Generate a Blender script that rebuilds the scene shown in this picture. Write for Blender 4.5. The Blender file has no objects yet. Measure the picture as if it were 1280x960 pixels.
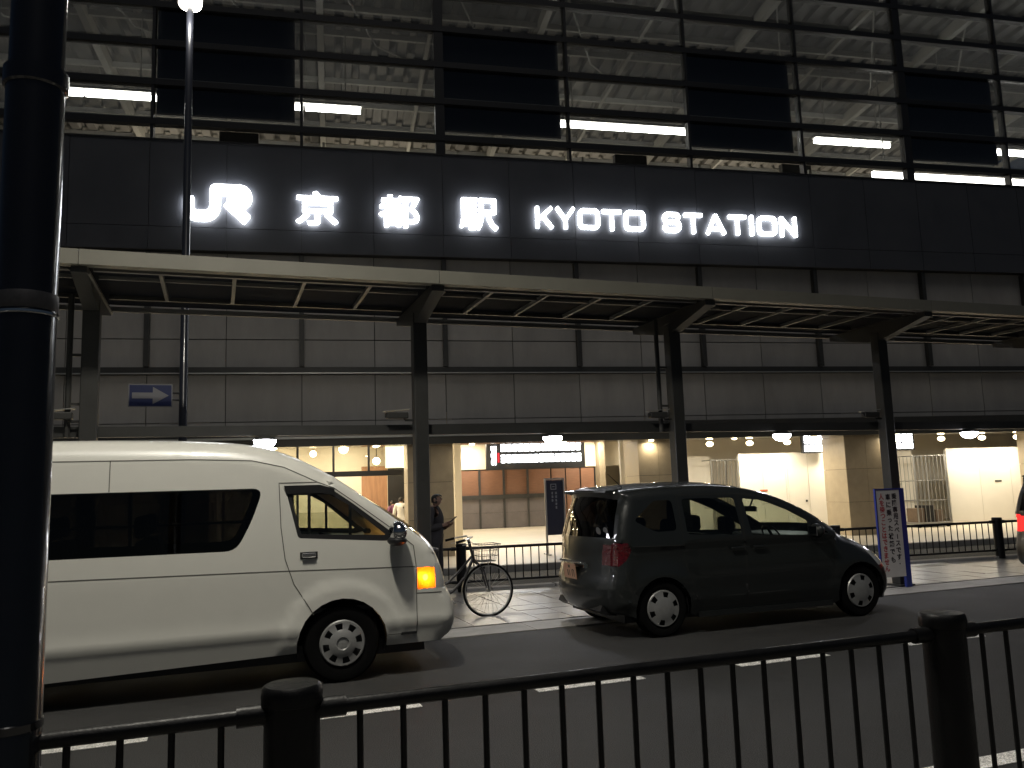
import bpy, bmesh, math, random
import numpy as np
from mathutils import Vector, Matrix
from mathutils.geometry import delaunay_2d_cdt
R = math.radians
random.seed(7)
sc = bpy.context.scene
C = sc.collection

# ------------------------------------------------------------------ camera
# x runs along the road (to the right), y away from the kerb towards the station, z up
FPX, CAMH, PITCH, ROLL, YAW = 1020.0, 1.68, R(7.3), math.atan(.034), R(-20)
def cam_basis():
    fw = Vector((0, math.cos(PITCH), math.sin(PITCH))); up = Vector((0, -math.sin(PITCH), math.cos(PITCH))); rt = Vector((1, 0, 0))
    c, s = math.cos(ROLL), math.sin(ROLL)
    M = Matrix.Rotation(YAW, 3, 'Z')
    return M @ (rt*c - up*s), M @ (rt*s + up*c), M @ fw
_r, _u, _f = cam_basis()
cam = bpy.data.objects.new('camera', bpy.data.cameras.new('camera'))
C.objects.link(cam); sc.camera = cam
m4 = Matrix((_r, _u, -_f)).transposed().to_4x4(); m4.translation = (0, 0, CAMH)
cam.matrix_world = m4
cam.data.sensor_fit = 'HORIZONTAL'; cam.data.sensor_width = 36; cam.data.lens = 36*FPX/1280
cam.data.clip_start = .05; cam.data.clip_end = 2000

# ------------------------------------------------------------------ night sky, added sun lamp standing in for diffuse city light, exposure
world = bpy.data.worlds.new('World'); sc.world = world; world.use_nodes = True
wn = world.node_tree.nodes; wl = world.node_tree.links
sky = wn.new('ShaderNodeTexSky'); sky.sky_type = 'NISHITA'; sky.sun_disc = False
sky.sun_elevation = R(66); sky.sun_rotation = R(180)
wl.new(sky.outputs[0], wn['Background'].inputs[0]); wn['Background'].inputs[1].default_value = .0055
sun = bpy.data.objects.new('moon_light', bpy.data.lights.new('moon_light', 'SUN')); C.objects.link(sun)
sun.data.energy = .34; sun.data.angle = R(25); sun.data.color = (1, .95, .88); sun.rotation_euler = (R(24), 0, 0)
sc.view_settings.view_transform = 'Standard'; sc.view_settings.look = 'None'
sc.view_settings.exposure = 0; sc.view_settings.gamma = 1
sc.cycles.use_denoising = True
sc.cycles.max_bounces = 6; sc.cycles.transparent_max_bounces = 12
sc.cycles.sample_clamp_indirect = 6
sc.cycles.caustics_reflective = False; sc.cycles.caustics_refractive = False

# ------------------------------------------------------------------ pixel -> place helpers
FA = R(-7.5)                                   # the station front is turned this much against the road
FU = Vector((math.cos(FA), math.sin(FA), 0)); FN = Vector((-math.sin(FA), math.cos(FA), 0))
def pray(x, y): return (_f*FPX + _r*(x-640) - _u*(y-480)).normalized()
def at_f(x, y, D):                             # pixel on a plane parallel to the station front at depth D -> (u, z)
    d = pray(x, y); q = d*(D/d.dot(FN)); return q.dot(FU), q.z + CAMH

# ------------------------------------------------------------------ materials
MATS = {}
def mat(name, col, rough=.5, metal=0, var=.0, scale=8, bump=0, bscale=60, emit=None, es=0, coat=0, spec=None, stretch=None, rvar=0, fine=0):
    if name in MATS: return MATS[name]
    m = bpy.data.materials.new(name); m.use_nodes = True; MATS[name] = m
    nt = m.node_tree; b = nt.nodes['Principled BSDF']
    b.inputs['Base Color'].default_value = (*col, 1); b.inputs['Roughness'].default_value = rough; b.inputs['Metallic'].default_value = metal
    if coat: b.inputs['Coat Weight'].default_value = coat; b.inputs['Coat Roughness'].default_value = .04
    if spec is not None: b.inputs['Specular IOR Level'].default_value = spec
    if emit: b.inputs['Emission Color'].default_value = (*emit, 1); b.inputs['Emission Strength'].default_value = es
    if var or bump or rvar:
        tc = nt.nodes.new('ShaderNodeTexCoord'); mp = nt.nodes.new('ShaderNodeMapping')
        geo = nt.nodes.new('ShaderNodeNewGeometry')
        nt.links.new(geo.outputs['Position'], mp.inputs[0])
        if stretch: mp.inputs['Scale'].default_value = stretch
    if var or rvar:
        n = nt.nodes.new('ShaderNodeTexNoise'); n.inputs['Scale'].default_value = scale; n.inputs['Detail'].default_value = 6; n.inputs['Roughness'].default_value = .65
        nt.links.new(mp.outputs[0], n.inputs['Vector'])
    if var:
        oi = nt.nodes.new('ShaderNodeObjectInfo')
        mr = nt.nodes.new('ShaderNodeMapRange'); mr.inputs[1].default_value = .25; mr.inputs[2].default_value = .75
        mr.inputs[3].default_value = 1-var; mr.inputs[4].default_value = 1+var
        nt.links.new(n.outputs[0], mr.inputs[0])
        m2 = nt.nodes.new('ShaderNodeMapRange'); m2.inputs[3].default_value = 1-var*.45; m2.inputs[4].default_value = 1+var*.45
        nt.links.new(oi.outputs['Random'], m2.inputs[0])
        mu = nt.nodes.new('ShaderNodeMath'); mu.operation = 'MULTIPLY'; nt.links.new(mr.outputs[0], mu.inputs[0]); nt.links.new(m2.outputs[0], mu.inputs[1])
        if fine:                                            # aggregate speckle
            n3 = nt.nodes.new('ShaderNodeTexNoise'); n3.inputs['Scale'].default_value = 120; n3.inputs['Detail'].default_value = 3; nt.links.new(mp.outputs[0], n3.inputs['Vector'])
            r3 = nt.nodes.new('ShaderNodeMapRange'); r3.inputs[1].default_value = .35; r3.inputs[2].default_value = .68; r3.inputs[3].default_value = 1-fine; r3.inputs[4].default_value = 1+fine*1.6
            nt.links.new(n3.outputs[0], r3.inputs[0]); m3 = nt.nodes.new('ShaderNodeMath'); m3.operation = 'MULTIPLY'
            nt.links.new(mu.outputs[0], m3.inputs[0]); nt.links.new(r3.outputs[0], m3.inputs[1]); mu = m3
        mx = nt.nodes.new('ShaderNodeVectorMath'); mx.operation = 'SCALE'; mx.inputs[0].default_value = col
        nt.links.new(mu.outputs[0], mx.inputs['Scale']); nt.links.new(mx.outputs[0], b.inputs['Base Color'])
    if rvar:
        rr = nt.nodes.new('ShaderNodeMapRange'); rr.inputs[1].default_value = .3; rr.inputs[2].default_value = .7
        rr.inputs[3].default_value = max(.02, rough-rvar); rr.inputs[4].default_value = min(1, rough+rvar)
        nt.links.new(n.outputs[0], rr.inputs[0]); nt.links.new(rr.outputs[0], b.inputs['Roughness'])
    if bump:
        n2 = nt.nodes.new('ShaderNodeTexNoise'); n2.inputs['Scale'].default_value = bscale; n2.inputs['Detail'].default_value = 4
        nt.links.new(mp.outputs[0], n2.inputs['Vector'])
        bp = nt.nodes.new('ShaderNodeBump'); bp.inputs['Strength'].default_value = bump; bp.inputs['Distance'].default_value = .02
        nt.links.new(n2.outputs[0], bp.inputs['Height']); nt.links.new(bp.outputs[0], b.inputs['Normal'])
    return m
def glass(name, tint=(.8, .82, .8), haze=0., hcol=(.8, .8, .8), gloss=1.0, rough=.02):
    if name in MATS: return MATS[name]
    m = bpy.data.materials.new(name); m.use_nodes = True; MATS[name] = m
    nt = m.node_tree; nt.nodes.clear(); o = nt.nodes.new('ShaderNodeOutputMaterial')
    t = nt.nodes.new('ShaderNodeBsdfTransparent'); t.inputs[0].default_value = (*tint, 1)
    g = nt.nodes.new('ShaderNodeBsdfGlossy'); g.inputs['Roughness'].default_value = rough; g.inputs[0].default_value = (gloss, gloss, gloss, 1)
    fr = nt.nodes.new('ShaderNodeFresnel'); fr.inputs[0].default_value = 1.5
    geo = nt.nodes.new('ShaderNodeNewGeometry'); ior = nt.nodes.new('ShaderNodeMapRange')
    ior.inputs[3].default_value = 1.5; ior.inputs[4].default_value = 1/1.5      # stays a thin pane from both sides
    nt.links.new(geo.outputs['Backfacing'], ior.inputs[0]); nt.links.new(ior.outputs[0], fr.inputs[0])
    mx = nt.nodes.new('ShaderNodeMixShader'); nt.links.new(fr.outputs[0], mx.inputs[0])
    last = t
    if haze:
        tr = nt.nodes.new('ShaderNodeBsdfTranslucent'); tr.inputs[0].default_value = (*hcol, 1)
        n = nt.nodes.new('ShaderNodeTexNoise'); n.inputs['Scale'].default_value = .6; n.inputs['Detail'].default_value = 2
        nt.links.new(geo.outputs['Position'], n.inputs['Vector'])
        mr = nt.nodes.new('ShaderNodeMapRange'); mr.inputs[1].default_value = .3; mr.inputs[2].default_value = .7; mr.inputs[3].default_value = haze*.92; mr.inputs[4].default_value = haze*1.08
        nt.links.new(n.outputs[0], mr.inputs[0])
        mh = nt.nodes.new('ShaderNodeMixShader'); nt.links.new(mr.outputs[0], mh.inputs[0])
        nt.links.new(t.outputs[0], mh.inputs[1]); nt.links.new(tr.outputs[0], mh.inputs[2]); last = mh
    nt.links.new(last.outputs[0], mx.inputs[1]); nt.links.new(g.outputs[0], mx.inputs[2])
    nt.links.new(mx.outputs[0], o.inputs[0])
    return m
def emis(name, col, s):
    if name in MATS: return MATS[name]
    m = bpy.data.materials.new(name); m.use_nodes = True; MATS[name] = m
    nt = m.node_tree; nt.nodes.clear(); o = nt.nodes.new('ShaderNodeOutputMaterial'); e = nt.nodes.new('ShaderNodeEmission')
    e.inputs[0].default_value = (*col, 1); e.inputs[1].default_value = s; nt.links.new(e.outputs[0], o.inputs[0]); return m

ASPHALT = mat('asphalt', (.035, .0345, .034), .82, var=.38, scale=1.1, bump=.5, bscale=140, rvar=.12, fine=.6)
CONCRETE = mat('concrete', (.24, .23, .21), .75, var=.2, scale=4, bump=.2, bscale=50)
SLAB = mat('paving_slab', (.18, .173, .164), .34, var=.2, scale=2.2, bump=.05, bscale=70, rvar=.05, fine=.25)
FLOORM = mat('station_floor_stone', (.52, .47, .38), .45, var=.08, scale=2)
PAINTL = mat('road_paint', (.66, .645, .61), .75, var=.45, scale=14, fine=.5)
BLACKP = mat('black_painted_steel', (.0045, .0045, .005), .42, var=.3, scale=20, bump=.10, bscale=90, spec=.22, rvar=.1)
DARKST = mat('dark_grey_steel', (.045, .045, .043), .45, metal=.2, var=.15, scale=5)
CANFAS = mat('canopy_fascia_paint', (.155, .15, .125), .5, var=.1, scale=3)
CANROOF = mat('canopy_roof_sheet', (.016, .018, .023), .9, var=.15, scale=2, spec=.1)
ALU = mat('aluminium', (.42, .42, .40), .4, metal=.7, var=.1, scale=5)
RAFT = mat('rafter_paint', (.13, .13, .125), .5, var=.1, scale=5)
WALLP = mat('grey_wall_panel', (.30, .29, .275), .55, var=.17, scale=1.6, stretch=(1, 1, .3), rvar=.12)
FASCIA = mat('dark_sign_fascia', (.060, .063, .073), .5, var=.12, scale=1.5, rvar=.08)
FRAMEB = mat('black_frame', (.012, .012, .013), .45, var=.15)
BLIND = mat('blackout_panel', (.006, .007, .009), .75, var=.1)
DECK = mat('roof_deck', (.24, .23, .21), .6, var=.12, scale=2)
BEAMM = mat('roof_beam_paint', (.42, .41, .37), .55, var=.1, scale=3)
STONE = mat('beige_stone', (.36, .30, .21), .45, var=.12, scale=5, rvar=.1)
CREAM = mat('cream_wall', (.62, .56, .44), .6, var=.05, scale=1.5)
HOARD = mat('white_hoarding', (.70, .67, .60), .55, var=.05, scale=1)
WOOD = mat('brown_shutter', (.20, .10, .06), .45, var=.2, scale=4, stretch=(1, 1, 8))
GREYSH = mat('grey_shutter', (.13, .115, .115), .5, var=.12, scale=4)
ORANGEW = mat('orange_wood_wall', (.30, .16, .085), .5, var=.25, scale=3, stretch=(4, 4, .6))
CHROME = mat('chrome', (.7, .7, .7), .12, metal=1)
RUBBER = mat('tyre_rubber', (.0045, .0045, .0045), .95, var=.2, scale=30, spec=.12)
BLACKPL = mat('black_plastic', (.012, .012, .013), .5, var=.1)
SILVER = mat('silver_wheel_cover', (.38, .38, .37), .38, metal=.45, var=.1, scale=20)
VANW = mat('white_van_paint', (.69, .68, .62), .32, var=.03, scale=3, coat=.7)
SEAMM = mat('panel_gap', (.02, .02, .018), .8)
CARG = mat('dark_grey_green_car_paint', (.015, .017, .0165), .4, coat=.8, spec=.3, var=.08, scale=3)
CARB = mat('black_car_paint', (.008, .008, .009), .35, coat=.25, spec=.2)
GLDARK = glass('privacy_glass', (.085, .085, .085))
GLCLR = glass('car_glass', (.62, .66, .60))
GLPANE = glass('hazy_pane', (.80, .81, .81), haze=.035, hcol=(.85, .86, .86))
GLSHOP = glass('shop_glass', (.88, .88, .84))
WHITEE = emis('sign_white_light', (.93, .96, 1), 16)
TUBEE = emis('fluorescent_light', (1, .985, .93), 24)
LAMPE = emis('lamp_white_light', (.93, .93, 1), 60)
WARME = emis('warm_downlight', (1, .82, .5), 16)

# ------------------------------------------------------------------ mesh builder
def tag(o, label=None, cat=None, group=None, kind=None):
    if label: o['label'] = label
    if cat: o['category'] = cat
    if group: o['group'] = group
    if kind: o['kind'] = kind
    return o
def empty(name, loc=(0, 0, 0), rz=0, parent=None):
    o = bpy.data.objects.new(name, None); C.objects.link(o); o.location = loc; o.rotation_euler = (0, 0, rz); o.parent = parent
    o.empty_display_size = .2
    return o
def link(name, me, m, parent=None, loc=None):
    o = bpy.data.objects.new(name, me); C.objects.link(o); o.parent = parent
    if loc: o.location = loc
    if m and not me.materials:
        for k in (m if isinstance(m, (list, tuple)) else [m]): me.materials.append(k)
    return o
class MB:
    def __init__(s): s.v = []; s.f = []; s.mi = []; s.cur = 0
    def add(s, vs, fs):
        n = len(s.v); s.v += [tuple(a) for a in vs]; s.f += [tuple(i+n for i in f) for f in fs]; s.mi += [s.cur]*len(fs); return s
    def box(s, x0, x1, y0, y1, z0, z1):
        v = [(x, y, z) for x in (x0, x1) for y in (y0, y1) for z in (z0, z1)]
        return s.add(v, [(0, 1, 3, 2), (4, 6, 7, 5), (0, 4, 5, 1), (2, 3, 7, 6), (0, 2, 6, 4), (1, 5, 7, 3)])
    def bbox(s, x0, x1, y0, y1, z0, z1, b=.01):            # box with chamfered edges
        bm = bmesh.new(); bmesh.ops.create_cube(bm, size=1)
        for v in bm.verts: v.co = Vector(((x0+x1)/2+v.co.x*(x1-x0), (y0+y1)/2+v.co.y*(y1-y0), (z0+z1)/2+v.co.z*(z1-z0)))
        bmesh.ops.bevel(bm, geom=bm.edges[:], offset=b, segments=2, profile=.5, affect='EDGES')
        bm.verts.index_update(); s.add([v.co[:] for v in bm.verts], [[v.index for v in f.verts] for f in bm.faces]); bm.free(); return s
    def tube(s, pts, r, n=8, cap=True):
        pts = [Vector(p) for p in pts]; rs = r if isinstance(r, (list, tuple)) else [r]*len(pts)
        vs = []; fs = []; prev = None
        for i, p in enumerate(pts):
            d = (pts[min(i+1, len(pts)-1)] - pts[max(i-1, 0)]).normalized()
            if prev is None:
                a = d.cross(Vector((0, 0, 1)) if abs(d.z) < .9 else Vector((1, 0, 0))).normalized()
            else:
                a = (prev - d*prev.dot(d)).normalized()
            prev = a; b = d.cross(a)
            for k in range(n):
                t = 2*math.pi*(k+.5)/n; vs.append(p + (a*math.cos(t)+b*math.sin(t))*rs[i])
        for i in range(len(pts)-1):
            for k in range(n): fs.append((i*n+k, i*n+(k+1) % n, (i+1)*n+(k+1) % n, (i+1)*n+k))
        if cap: fs.append(tuple(range(n-1, -1, -1))); fs.append(tuple(range((len(pts)-1)*n, len(pts)*n)))
        return s.add(vs, fs)
    def lathe(s, prof, c=(0, 0, 0), axis='z', n=24, skip=None):    # prof: (radius, along)
        vs = []; fs = []
        for r, h in prof:
            for k in range(n):
                t = 2*math.pi*k/n; a, b = r*math.cos(t), r*math.sin(t)
                p = (a, b, h) if axis == 'z' else ((a, h, b) if axis == 'y' else (h, a, b))
                vs.append((p[0]+c[0], p[1]+c[1], p[2]+c[2]))
        for i in range(len(prof)-1):
            for k in range(n):
                if skip and skip(i, k): continue
                fs.append((i*n+k, i*n+(k+1) % n, (i+1)*n+(k+1) % n, (i+1)*n+k))
        return s.add(vs, fs)
    def prism(s, poly, y0, y1, plane='xz'):               # polygon in a plane, extruded
        n = len(poly)
        if plane == 'xz': v = [(a, y0, b) for a, b in poly]+[(a, y1, b) for a, b in poly]
        elif plane == 'yz': v = [(y0, a, b) for a, b in poly]+[(y1, a, b) for a, b in poly]
        else: v = [(a, b, y0) for a, b in poly]+[(a, b, y1) for a, b in poly]
        return s.add(v, [tuple(range(n)), tuple(range(2*n-1, n-1, -1))]+[(i, i+n, (i+1) % n+n, (i+1) % n) for i in range(n)])
    def mesh(s, name, smooth=False, fix=True):
        me = bpy.data.meshes.new(name); me.from_pydata(s.v, [], s.f)
        if any(s.mi): me.polygons.foreach_set('material_index', s.mi)
        if fix:
            bm = bmesh.new(); bm.from_mesh(me); bmesh.ops.recalc_face_normals(bm, faces=bm.faces[:]); bm.to_mesh(me); bm.free()
        if smooth: me.shade_smooth(); me.set_sharp_from_angle(angle=R(40))
        me.update(); return me
    def build(s, name, m, parent=None, smooth=False, loc=None): return link(name, s.mesh(name, smooth), m, parent, loc)
def ell(mb, c, r, n=12, m_=8):
    mb.lathe([(max(.001, math.sin(a)), -math.cos(a)) for a in np.linspace(0, math.pi, m_)], n=n); k = len(mb.v)-n*m_
    for i in range(k, len(mb.v)): p = mb.v[i]; mb.v[i] = (c[0]+p[0]*r[0], c[1]+p[1]*r[1], c[2]+p[2]*r[2])
    return mb
def box(name, m, parent, *a, b=0):
    mb = MB(); mb.bbox(*a, b=b) if b else mb.box(*a); return mb.build(name, m, parent)
_shared = {}
def sbox(name, m, parent, x0, x1, y0, y1, z0, z1, b=0):      # box whose mesh data is shared between equal pieces
    k = (name, m.name, round(x1-x0, 4), round(y1-y0, 4), round(z1-z0, 4), b)
    if k not in _shared:
        hx, hy, hz = (x1-x0)/2, (y1-y0)/2, (z1-z0)/2; mb = MB()
        mb.bbox(-hx, hx, -hy, hy, -hz, hz, b=b) if b else mb.box(-hx, hx, -hy, hy, -hz, hz)
        _shared[k] = mb.mesh(name)
    return link(name, _shared[k], m, parent, ((x0+x1)/2, (y0+y1)/2, (z0+z1)/2))
def light(name, kind, loc, energy, col, parent=None, size=.2, rot=None, size_y=None, spot=None):
    l = bpy.data.lights.new(name, kind); l.energy = energy; l.color = col
    if kind == 'AREA':
        l.size = size
        if size_y: l.shape = 'RECTANGLE'; l.size_y = size_y
        else: l.shape = 'DISK'
    elif kind in ('POINT', 'SPOT'): l.shadow_soft_size = size
    if spot: l.spot_size = spot; l.spot_blend = .5
    o = bpy.data.objects.new(name, l); C.objects.link(o); o.location = loc; o.parent = parent
    if rot: o.rotation_euler = rot
    return o
def text_mesh(body, size, thick=0., depth=.01, sx=1.0):
    cu = bpy.data.curves.new('text', 'FONT'); cu.body = body; cu.size = size; cu.align_x = 'CENTER'; cu.align_y = 'CENTER'
    cu.offset = thick; cu.extrude = depth; cu.resolution_u = 3
    o = bpy.data.objects.new('text', cu); C.objects.link(o)
    dg = bpy.context.evaluated_depsgraph_get(); me = bpy.data.meshes.new_from_object(o.evaluated_get(dg))
    bpy.data.objects.remove(o); bpy.data.curves.remove(cu)
    n = len(me.vertices); a = np.empty(n*3); me.vertices.foreach_get('co', a); a = a.reshape(-1, 3)
    if n:
        c = (a.min(0)+a.max(0))/2; a[:, :2] -= c[:2]
    a[:, 0] *= sx
    b = np.stack([a[:, 0], -a[:, 2], a[:, 1]], 1)          # stand up, facing -y
    me.vertices.foreach_set('co', b.ravel()); me.update(); me.materials.clear()
    return me
def fit_text(me, w, h):
    n = len(me.vertices); a = np.empty(n*3); me.vertices.foreach_get('co', a); a = a.reshape(-1, 3)
    lo, hi = a.min(0), a.max(0); a[:, 0] = (a[:, 0]-(lo[0]+hi[0])/2)*w/(hi[0]-lo[0]); a[:, 2] = (a[:, 2]-(lo[2]+hi[2])/2)*h/(hi[2]-lo[2])
    me.vertices.foreach_set('co', a.ravel()); me.update(); return me

# ================================================================== THE GROUND
GZ = 0.0
road = tag(MB().add([(-400, -400, 0), (400, -400, 0), (400, 600, 0), (-400, 600, 0)], [(0, 1, 2, 3)]).build('road', ASPHALT), kind='structure')
k = -9
while k < 12:                                             # dashed lane line
    x0 = 2.53+k*1.985
    sbox('lane_dash', PAINTL, road, x0, x0+1.0, 6.55, 6.71, .002, .006); k += 1
box('edge_line', PAINTL, road, -30, 60, 3.72, 3.87, .002, .006)
for k in range(-3, 8):                                    # faint dashes of the station lane, parallel to the station
    o = sbox('lane_dash', PAINTL, road, -.9, .9, -.06, .06, .002, .006)
    q = FU*(k*4.2+4.2) + FN*15.3; o.location = (q.x, q.y, .004); o.rotation_euler.z = FA
near_walk = tag(box('near_sidewalk', CONCRETE, None, -60, 80, -30, 3.3, -.05, .14), kind='structure')
# flush concrete gutter in front of the island, then the paved island
gut = empty('gutter'); tag(gut, kind='structure')
for i in range(-9, 26):
    sbox('gutter_slab', CONCRETE, gut, i*1.2+.004, i*1.2+1.196, 9.32, 9.88, -.05, .012)
walk = empty('sidewalk'); tag(walk, kind='structure')
def walk_back(x): return 13.86-(x)*.122                   # the far edge follows the station's angle
mbk = MB(); mbk.add([(-8, 9.883, -.02), (30, 9.883, -.02), (30, walk_back(30)+.2, -.02), (-8, walk_back(-8)+.2, -.02), (-8, 9.883, .006), (30, 9.883, .006), (30, walk_back(30)+.2, .006), (-8, walk_back(-8)+.2, .006)],
                   [(0, 3, 2, 1), (4, 5, 6, 7), (0, 1, 5, 4), (2, 3, 7, 6), (1, 2, 6, 5), (0, 4, 7, 3)])
mbk.build('slab_bed', CONCRETE, walk)
sl = .45
for i in range(-8, 42):
    for j in range(9):
        x0, y0 = i*sl-.6, 9.9+j*sl
        if y0+sl > walk_back(x0+sl)-.12: continue
        o = sbox('paving_slab', SLAB, walk, x0+.004, x0+sl-.004, y0+.004, y0+sl-.004, -.01, .020+0)
        o.location.z += random.uniform(-.0015, .0015); o.rotation_euler = (random.gauss(0, .0035), random.gauss(0, .0035), 0)
for i in range(-6, 20):                                   # edging stones along the back fence
    x0 = i*1.1; a = math.atan(-.122)
    o = sbox('edging_stone', CONCRETE, walk, -.54, .54, -.11, .11, -.02, .06, b=.01)
    o.location = (x0+.5, walk_back(x0+.5)+.02, .02); o.rotation_euler.z = a

# ================================================================== STATION BUILDING
st = empty('station_building', rz=FA)
tag(st, 'long grey panelled station front with dark sign band and lit glazed top', 'building')
D0 = 20.0; MOD = 3.47; M0 = -.72                           # bay module
U0, U1 = M0-4*MOD, M0+9*MOD
floor = tag(box('station_floor', FLOORM, None, U0-6, U1+8, 16.9, 40, -.05, .10), kind='structure'); floor.rotation_euler.z = FA
for i in range(int((U1-U0)/.9)):                           # kerb stones along the station floor
    o = sbox('kerb_stone', CONCRETE, floor, U0+i*.9+.004, U0+i*.9+.896, 16.72, 16.896, -.05, .125, b=.012)
# wall panels, three courses; joints are real gaps over a dark backing
box('wall_backing', FRAMEB, st, U0, U1, D0+.06, D0+.30, 2.86, 7.60)
pw = MOD/2
for i in range(-8, 18):
    a = M0+i*pw
    for z0, z1 in ((3.44, 4.565), (4.735, 5.40), (5.412, 7.50)):
        sbox('wall_panel', WALLP, st, a+.010, a+pw-.010, D0, D0+.058, z0+.006, z1-.006)
    sbox('wall_panel', WALLP, st, a+.010, a+pw-.010, D0+.012, D0+.058, 3.30, 3.432)
for i in range(-4, 9):                                     # vertical fins in the upper courses
    a = M0+i*MOD
    sbox('fin', DARKST, st, a-.055, a+.055, D0-.16, D0-.002, 4.74, 7.46)
box('channel_rail', DARKST, st, U0, U1, D0-.10, D0-.003, 4.57, 4.73)
box('channel_lip', ALU, st, U0, U1, D0-.13, D0-.102, 4.565, 4.595)
# eave over the ground floor
box('eave_beam', DARKST, st, U0, U1, D0-.25, D0+.05, 3.03, 3.295)
box('eave_trim', ALU, st, U0, U1, D0-.27, D0-.252, 3.0, 3.05)
box('eave_soffit', mat('glossy_soffit', (.20, .19, .17), .16, metal=.7), st, U0, U1, D0-.20, D0+.50, 2.82, 3.0)
# sign band
box('fascia_backing', FRAMEB, st, U0, U1, D0-.18, D0+.25, 7.50, 10.17)
for i in range(-8, 18):
    a = M0+i*pw
    sbox('fascia_panel', FASCIA, st, a+.006, a+pw-.006, D0-.22, D0-.182, 7.505, 8.05)
    sbox('fascia_panel', FASCIA, st, a+.006, a+pw-.006, D0-.22, D0-.182, 8.062, 10.16)
box('fascia_cap', FRAMEB, st, U0, U1, D0-.24, D0+.26, 10.16, 10.21)
# glazed screen above
rails = [10.70, 11.70, 12.71, 13.71, 14.72, 15.72, 16.7]
for z in rails:
    box('transom', FRAMEB, st, U0, U1, D0-.10, D0+.10, z-.075, z+.075)
    box('transom_sill', BEAMM, st, U0, U1, D0+.102, D0+.24, z+.02, z+.19)
for i in range(-4, 10):
    a = M0+i*MOD; w = .12 if i % 4 == 1 else .035
    box('mullion', FRAMEB, st, a-w, a+w, D0-.085, D0+.115, 10.205, 16.9)
    sbox('window_post', BEAMM, st, a+.5, a+.56, D0+.5, D0+.56, 10.205, 10.66)
for i in range(-4, 9):
    a = M0+i*MOD
    for k in range(len(rails)-1):
        sbox('glass_pane', GLPANE, st, a+.04, a+MOD-.04, D0-.006, D0+.006, rails[k]+.076, rails[k+1]-.076)
    if i % 2 != 0:                                         # every other bay is blacked out inside
        sbox('blackout_panel', BLIND, st, a+.05, a+MOD-.17, D0+.13, D0+.16, 10.98, 13.69)
# platform roof behind the glass: ribbed deck, beams running inwards, purlins across
def zr(D): return 16.85-(D-20)*.06
mb = MB(); x = U0; k = 0
vs = []; pts = []
while x < U1:
    pts += [(x, 0), (x+.30, 0), (x+.36, .13), (x+.54, .13)]; x += .60
for a, dz in pts: vs += [(a, 20.3, zr(20.3)+dz), (a, 44, zr(44)+dz)]
mb.add(vs, [(2*i, 2*i+1, 2*i+3, 2*i+2) for i in range(len(pts)-1)]); mb.build('roof_deck', DECK, st)
for i in range(-4, 10):
    a = M0+i*MOD+.4
    for h, w, yy in ((.42, .10, 0),) if i % 2 == 0 else ((.22, .06, 0),):
        v = []
        for D in (20.4, 44):
            z = zr(D)
            v += [(a-w, D, z-h), (a+w, D, z-h), (a+w, D, z-.01), (a-w, D, z-.01)]
        MB().add(v, [(0, 1, 2, 3), (4, 7, 6, 5), (0, 4, 5, 1), (1, 5, 6, 2), (2, 6, 7, 3), (3, 7, 4, 0)]).build('roof_beam', BEAMM, st)
for D in (21.3, 22.6, 23.9, 25.2, 26.6, 28.0, 29.6, 31.2, 33, 35):
    box('purlin', BEAMM, st, U0, U1, D-.05, D+.05, zr(D)-.20, zr(D)-.012)
for i in range(-3, 9):                                     # thin bracing rods
    a = M0+i*MOD
    MB().tube([(a+.4, 21.3, zr(21)-.25), (a+2.1, 24.0, zr(24)-1.2), (a+MOD+.4, 26.6, zr(26.6)-.25)], .03, 6).build('brace_rod', BEAMM, st)
box('platform_back_wall', CREAM, st, U0, U1, 44, 44.2, 9.8, 16)
box('platform_slab', DARKST, st, U0, U1, D0+.27, 44, 9.6, 9.8)
for a in (9.0, 15.0, -3.2):                                # hanging signs of the platform, seen through the slot
    sbox('hanging_box', DARKST, st, a, a+1.1, 24.0, 24.2, 12.05, 12.35)
for a in (-6, 2, 10, 18, 26): light('platform_fill_lamp', 'POINT', (a, 33.5, 12.9), 230, (1, .88, .68), st, .3)  # unseen bare lamps added to warm the roof deck behind the slot
# ground-floor rooms
box('ceiling', CREAM, st, U0, U1, D0+.52, 38, 3.62, 3.8)
box('back_wall', CREAM, st, U0, U1, 37.5, 37.8, .1, 3.62)
for a, b in ((-3.9, -2.8), (1.77, 2.89), (7.73, 8.83), (13.75, 15.04), (20.4, 21.6)):
    c = empty('column', parent=st)
    zj = [.10, 1.0, 1.9, 2.8, 3.62]
    for z0, z1 in zip(zj[:-1], zj[1:]):
        for h in range(2):
            m_ = (a+b)/2
            x0, x1 = (a, m_-.003) if h == 0 else (m_+.003, b)
            sbox('stone_panel', STONE, c, x0, x1, D0+.04, D0+1.1, z0+.004, z1-.004)
    box('column_core', FRAMEB, c, a+.03, b-.03, D0+.07, D0+1.07, .1, 3.6)
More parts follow.
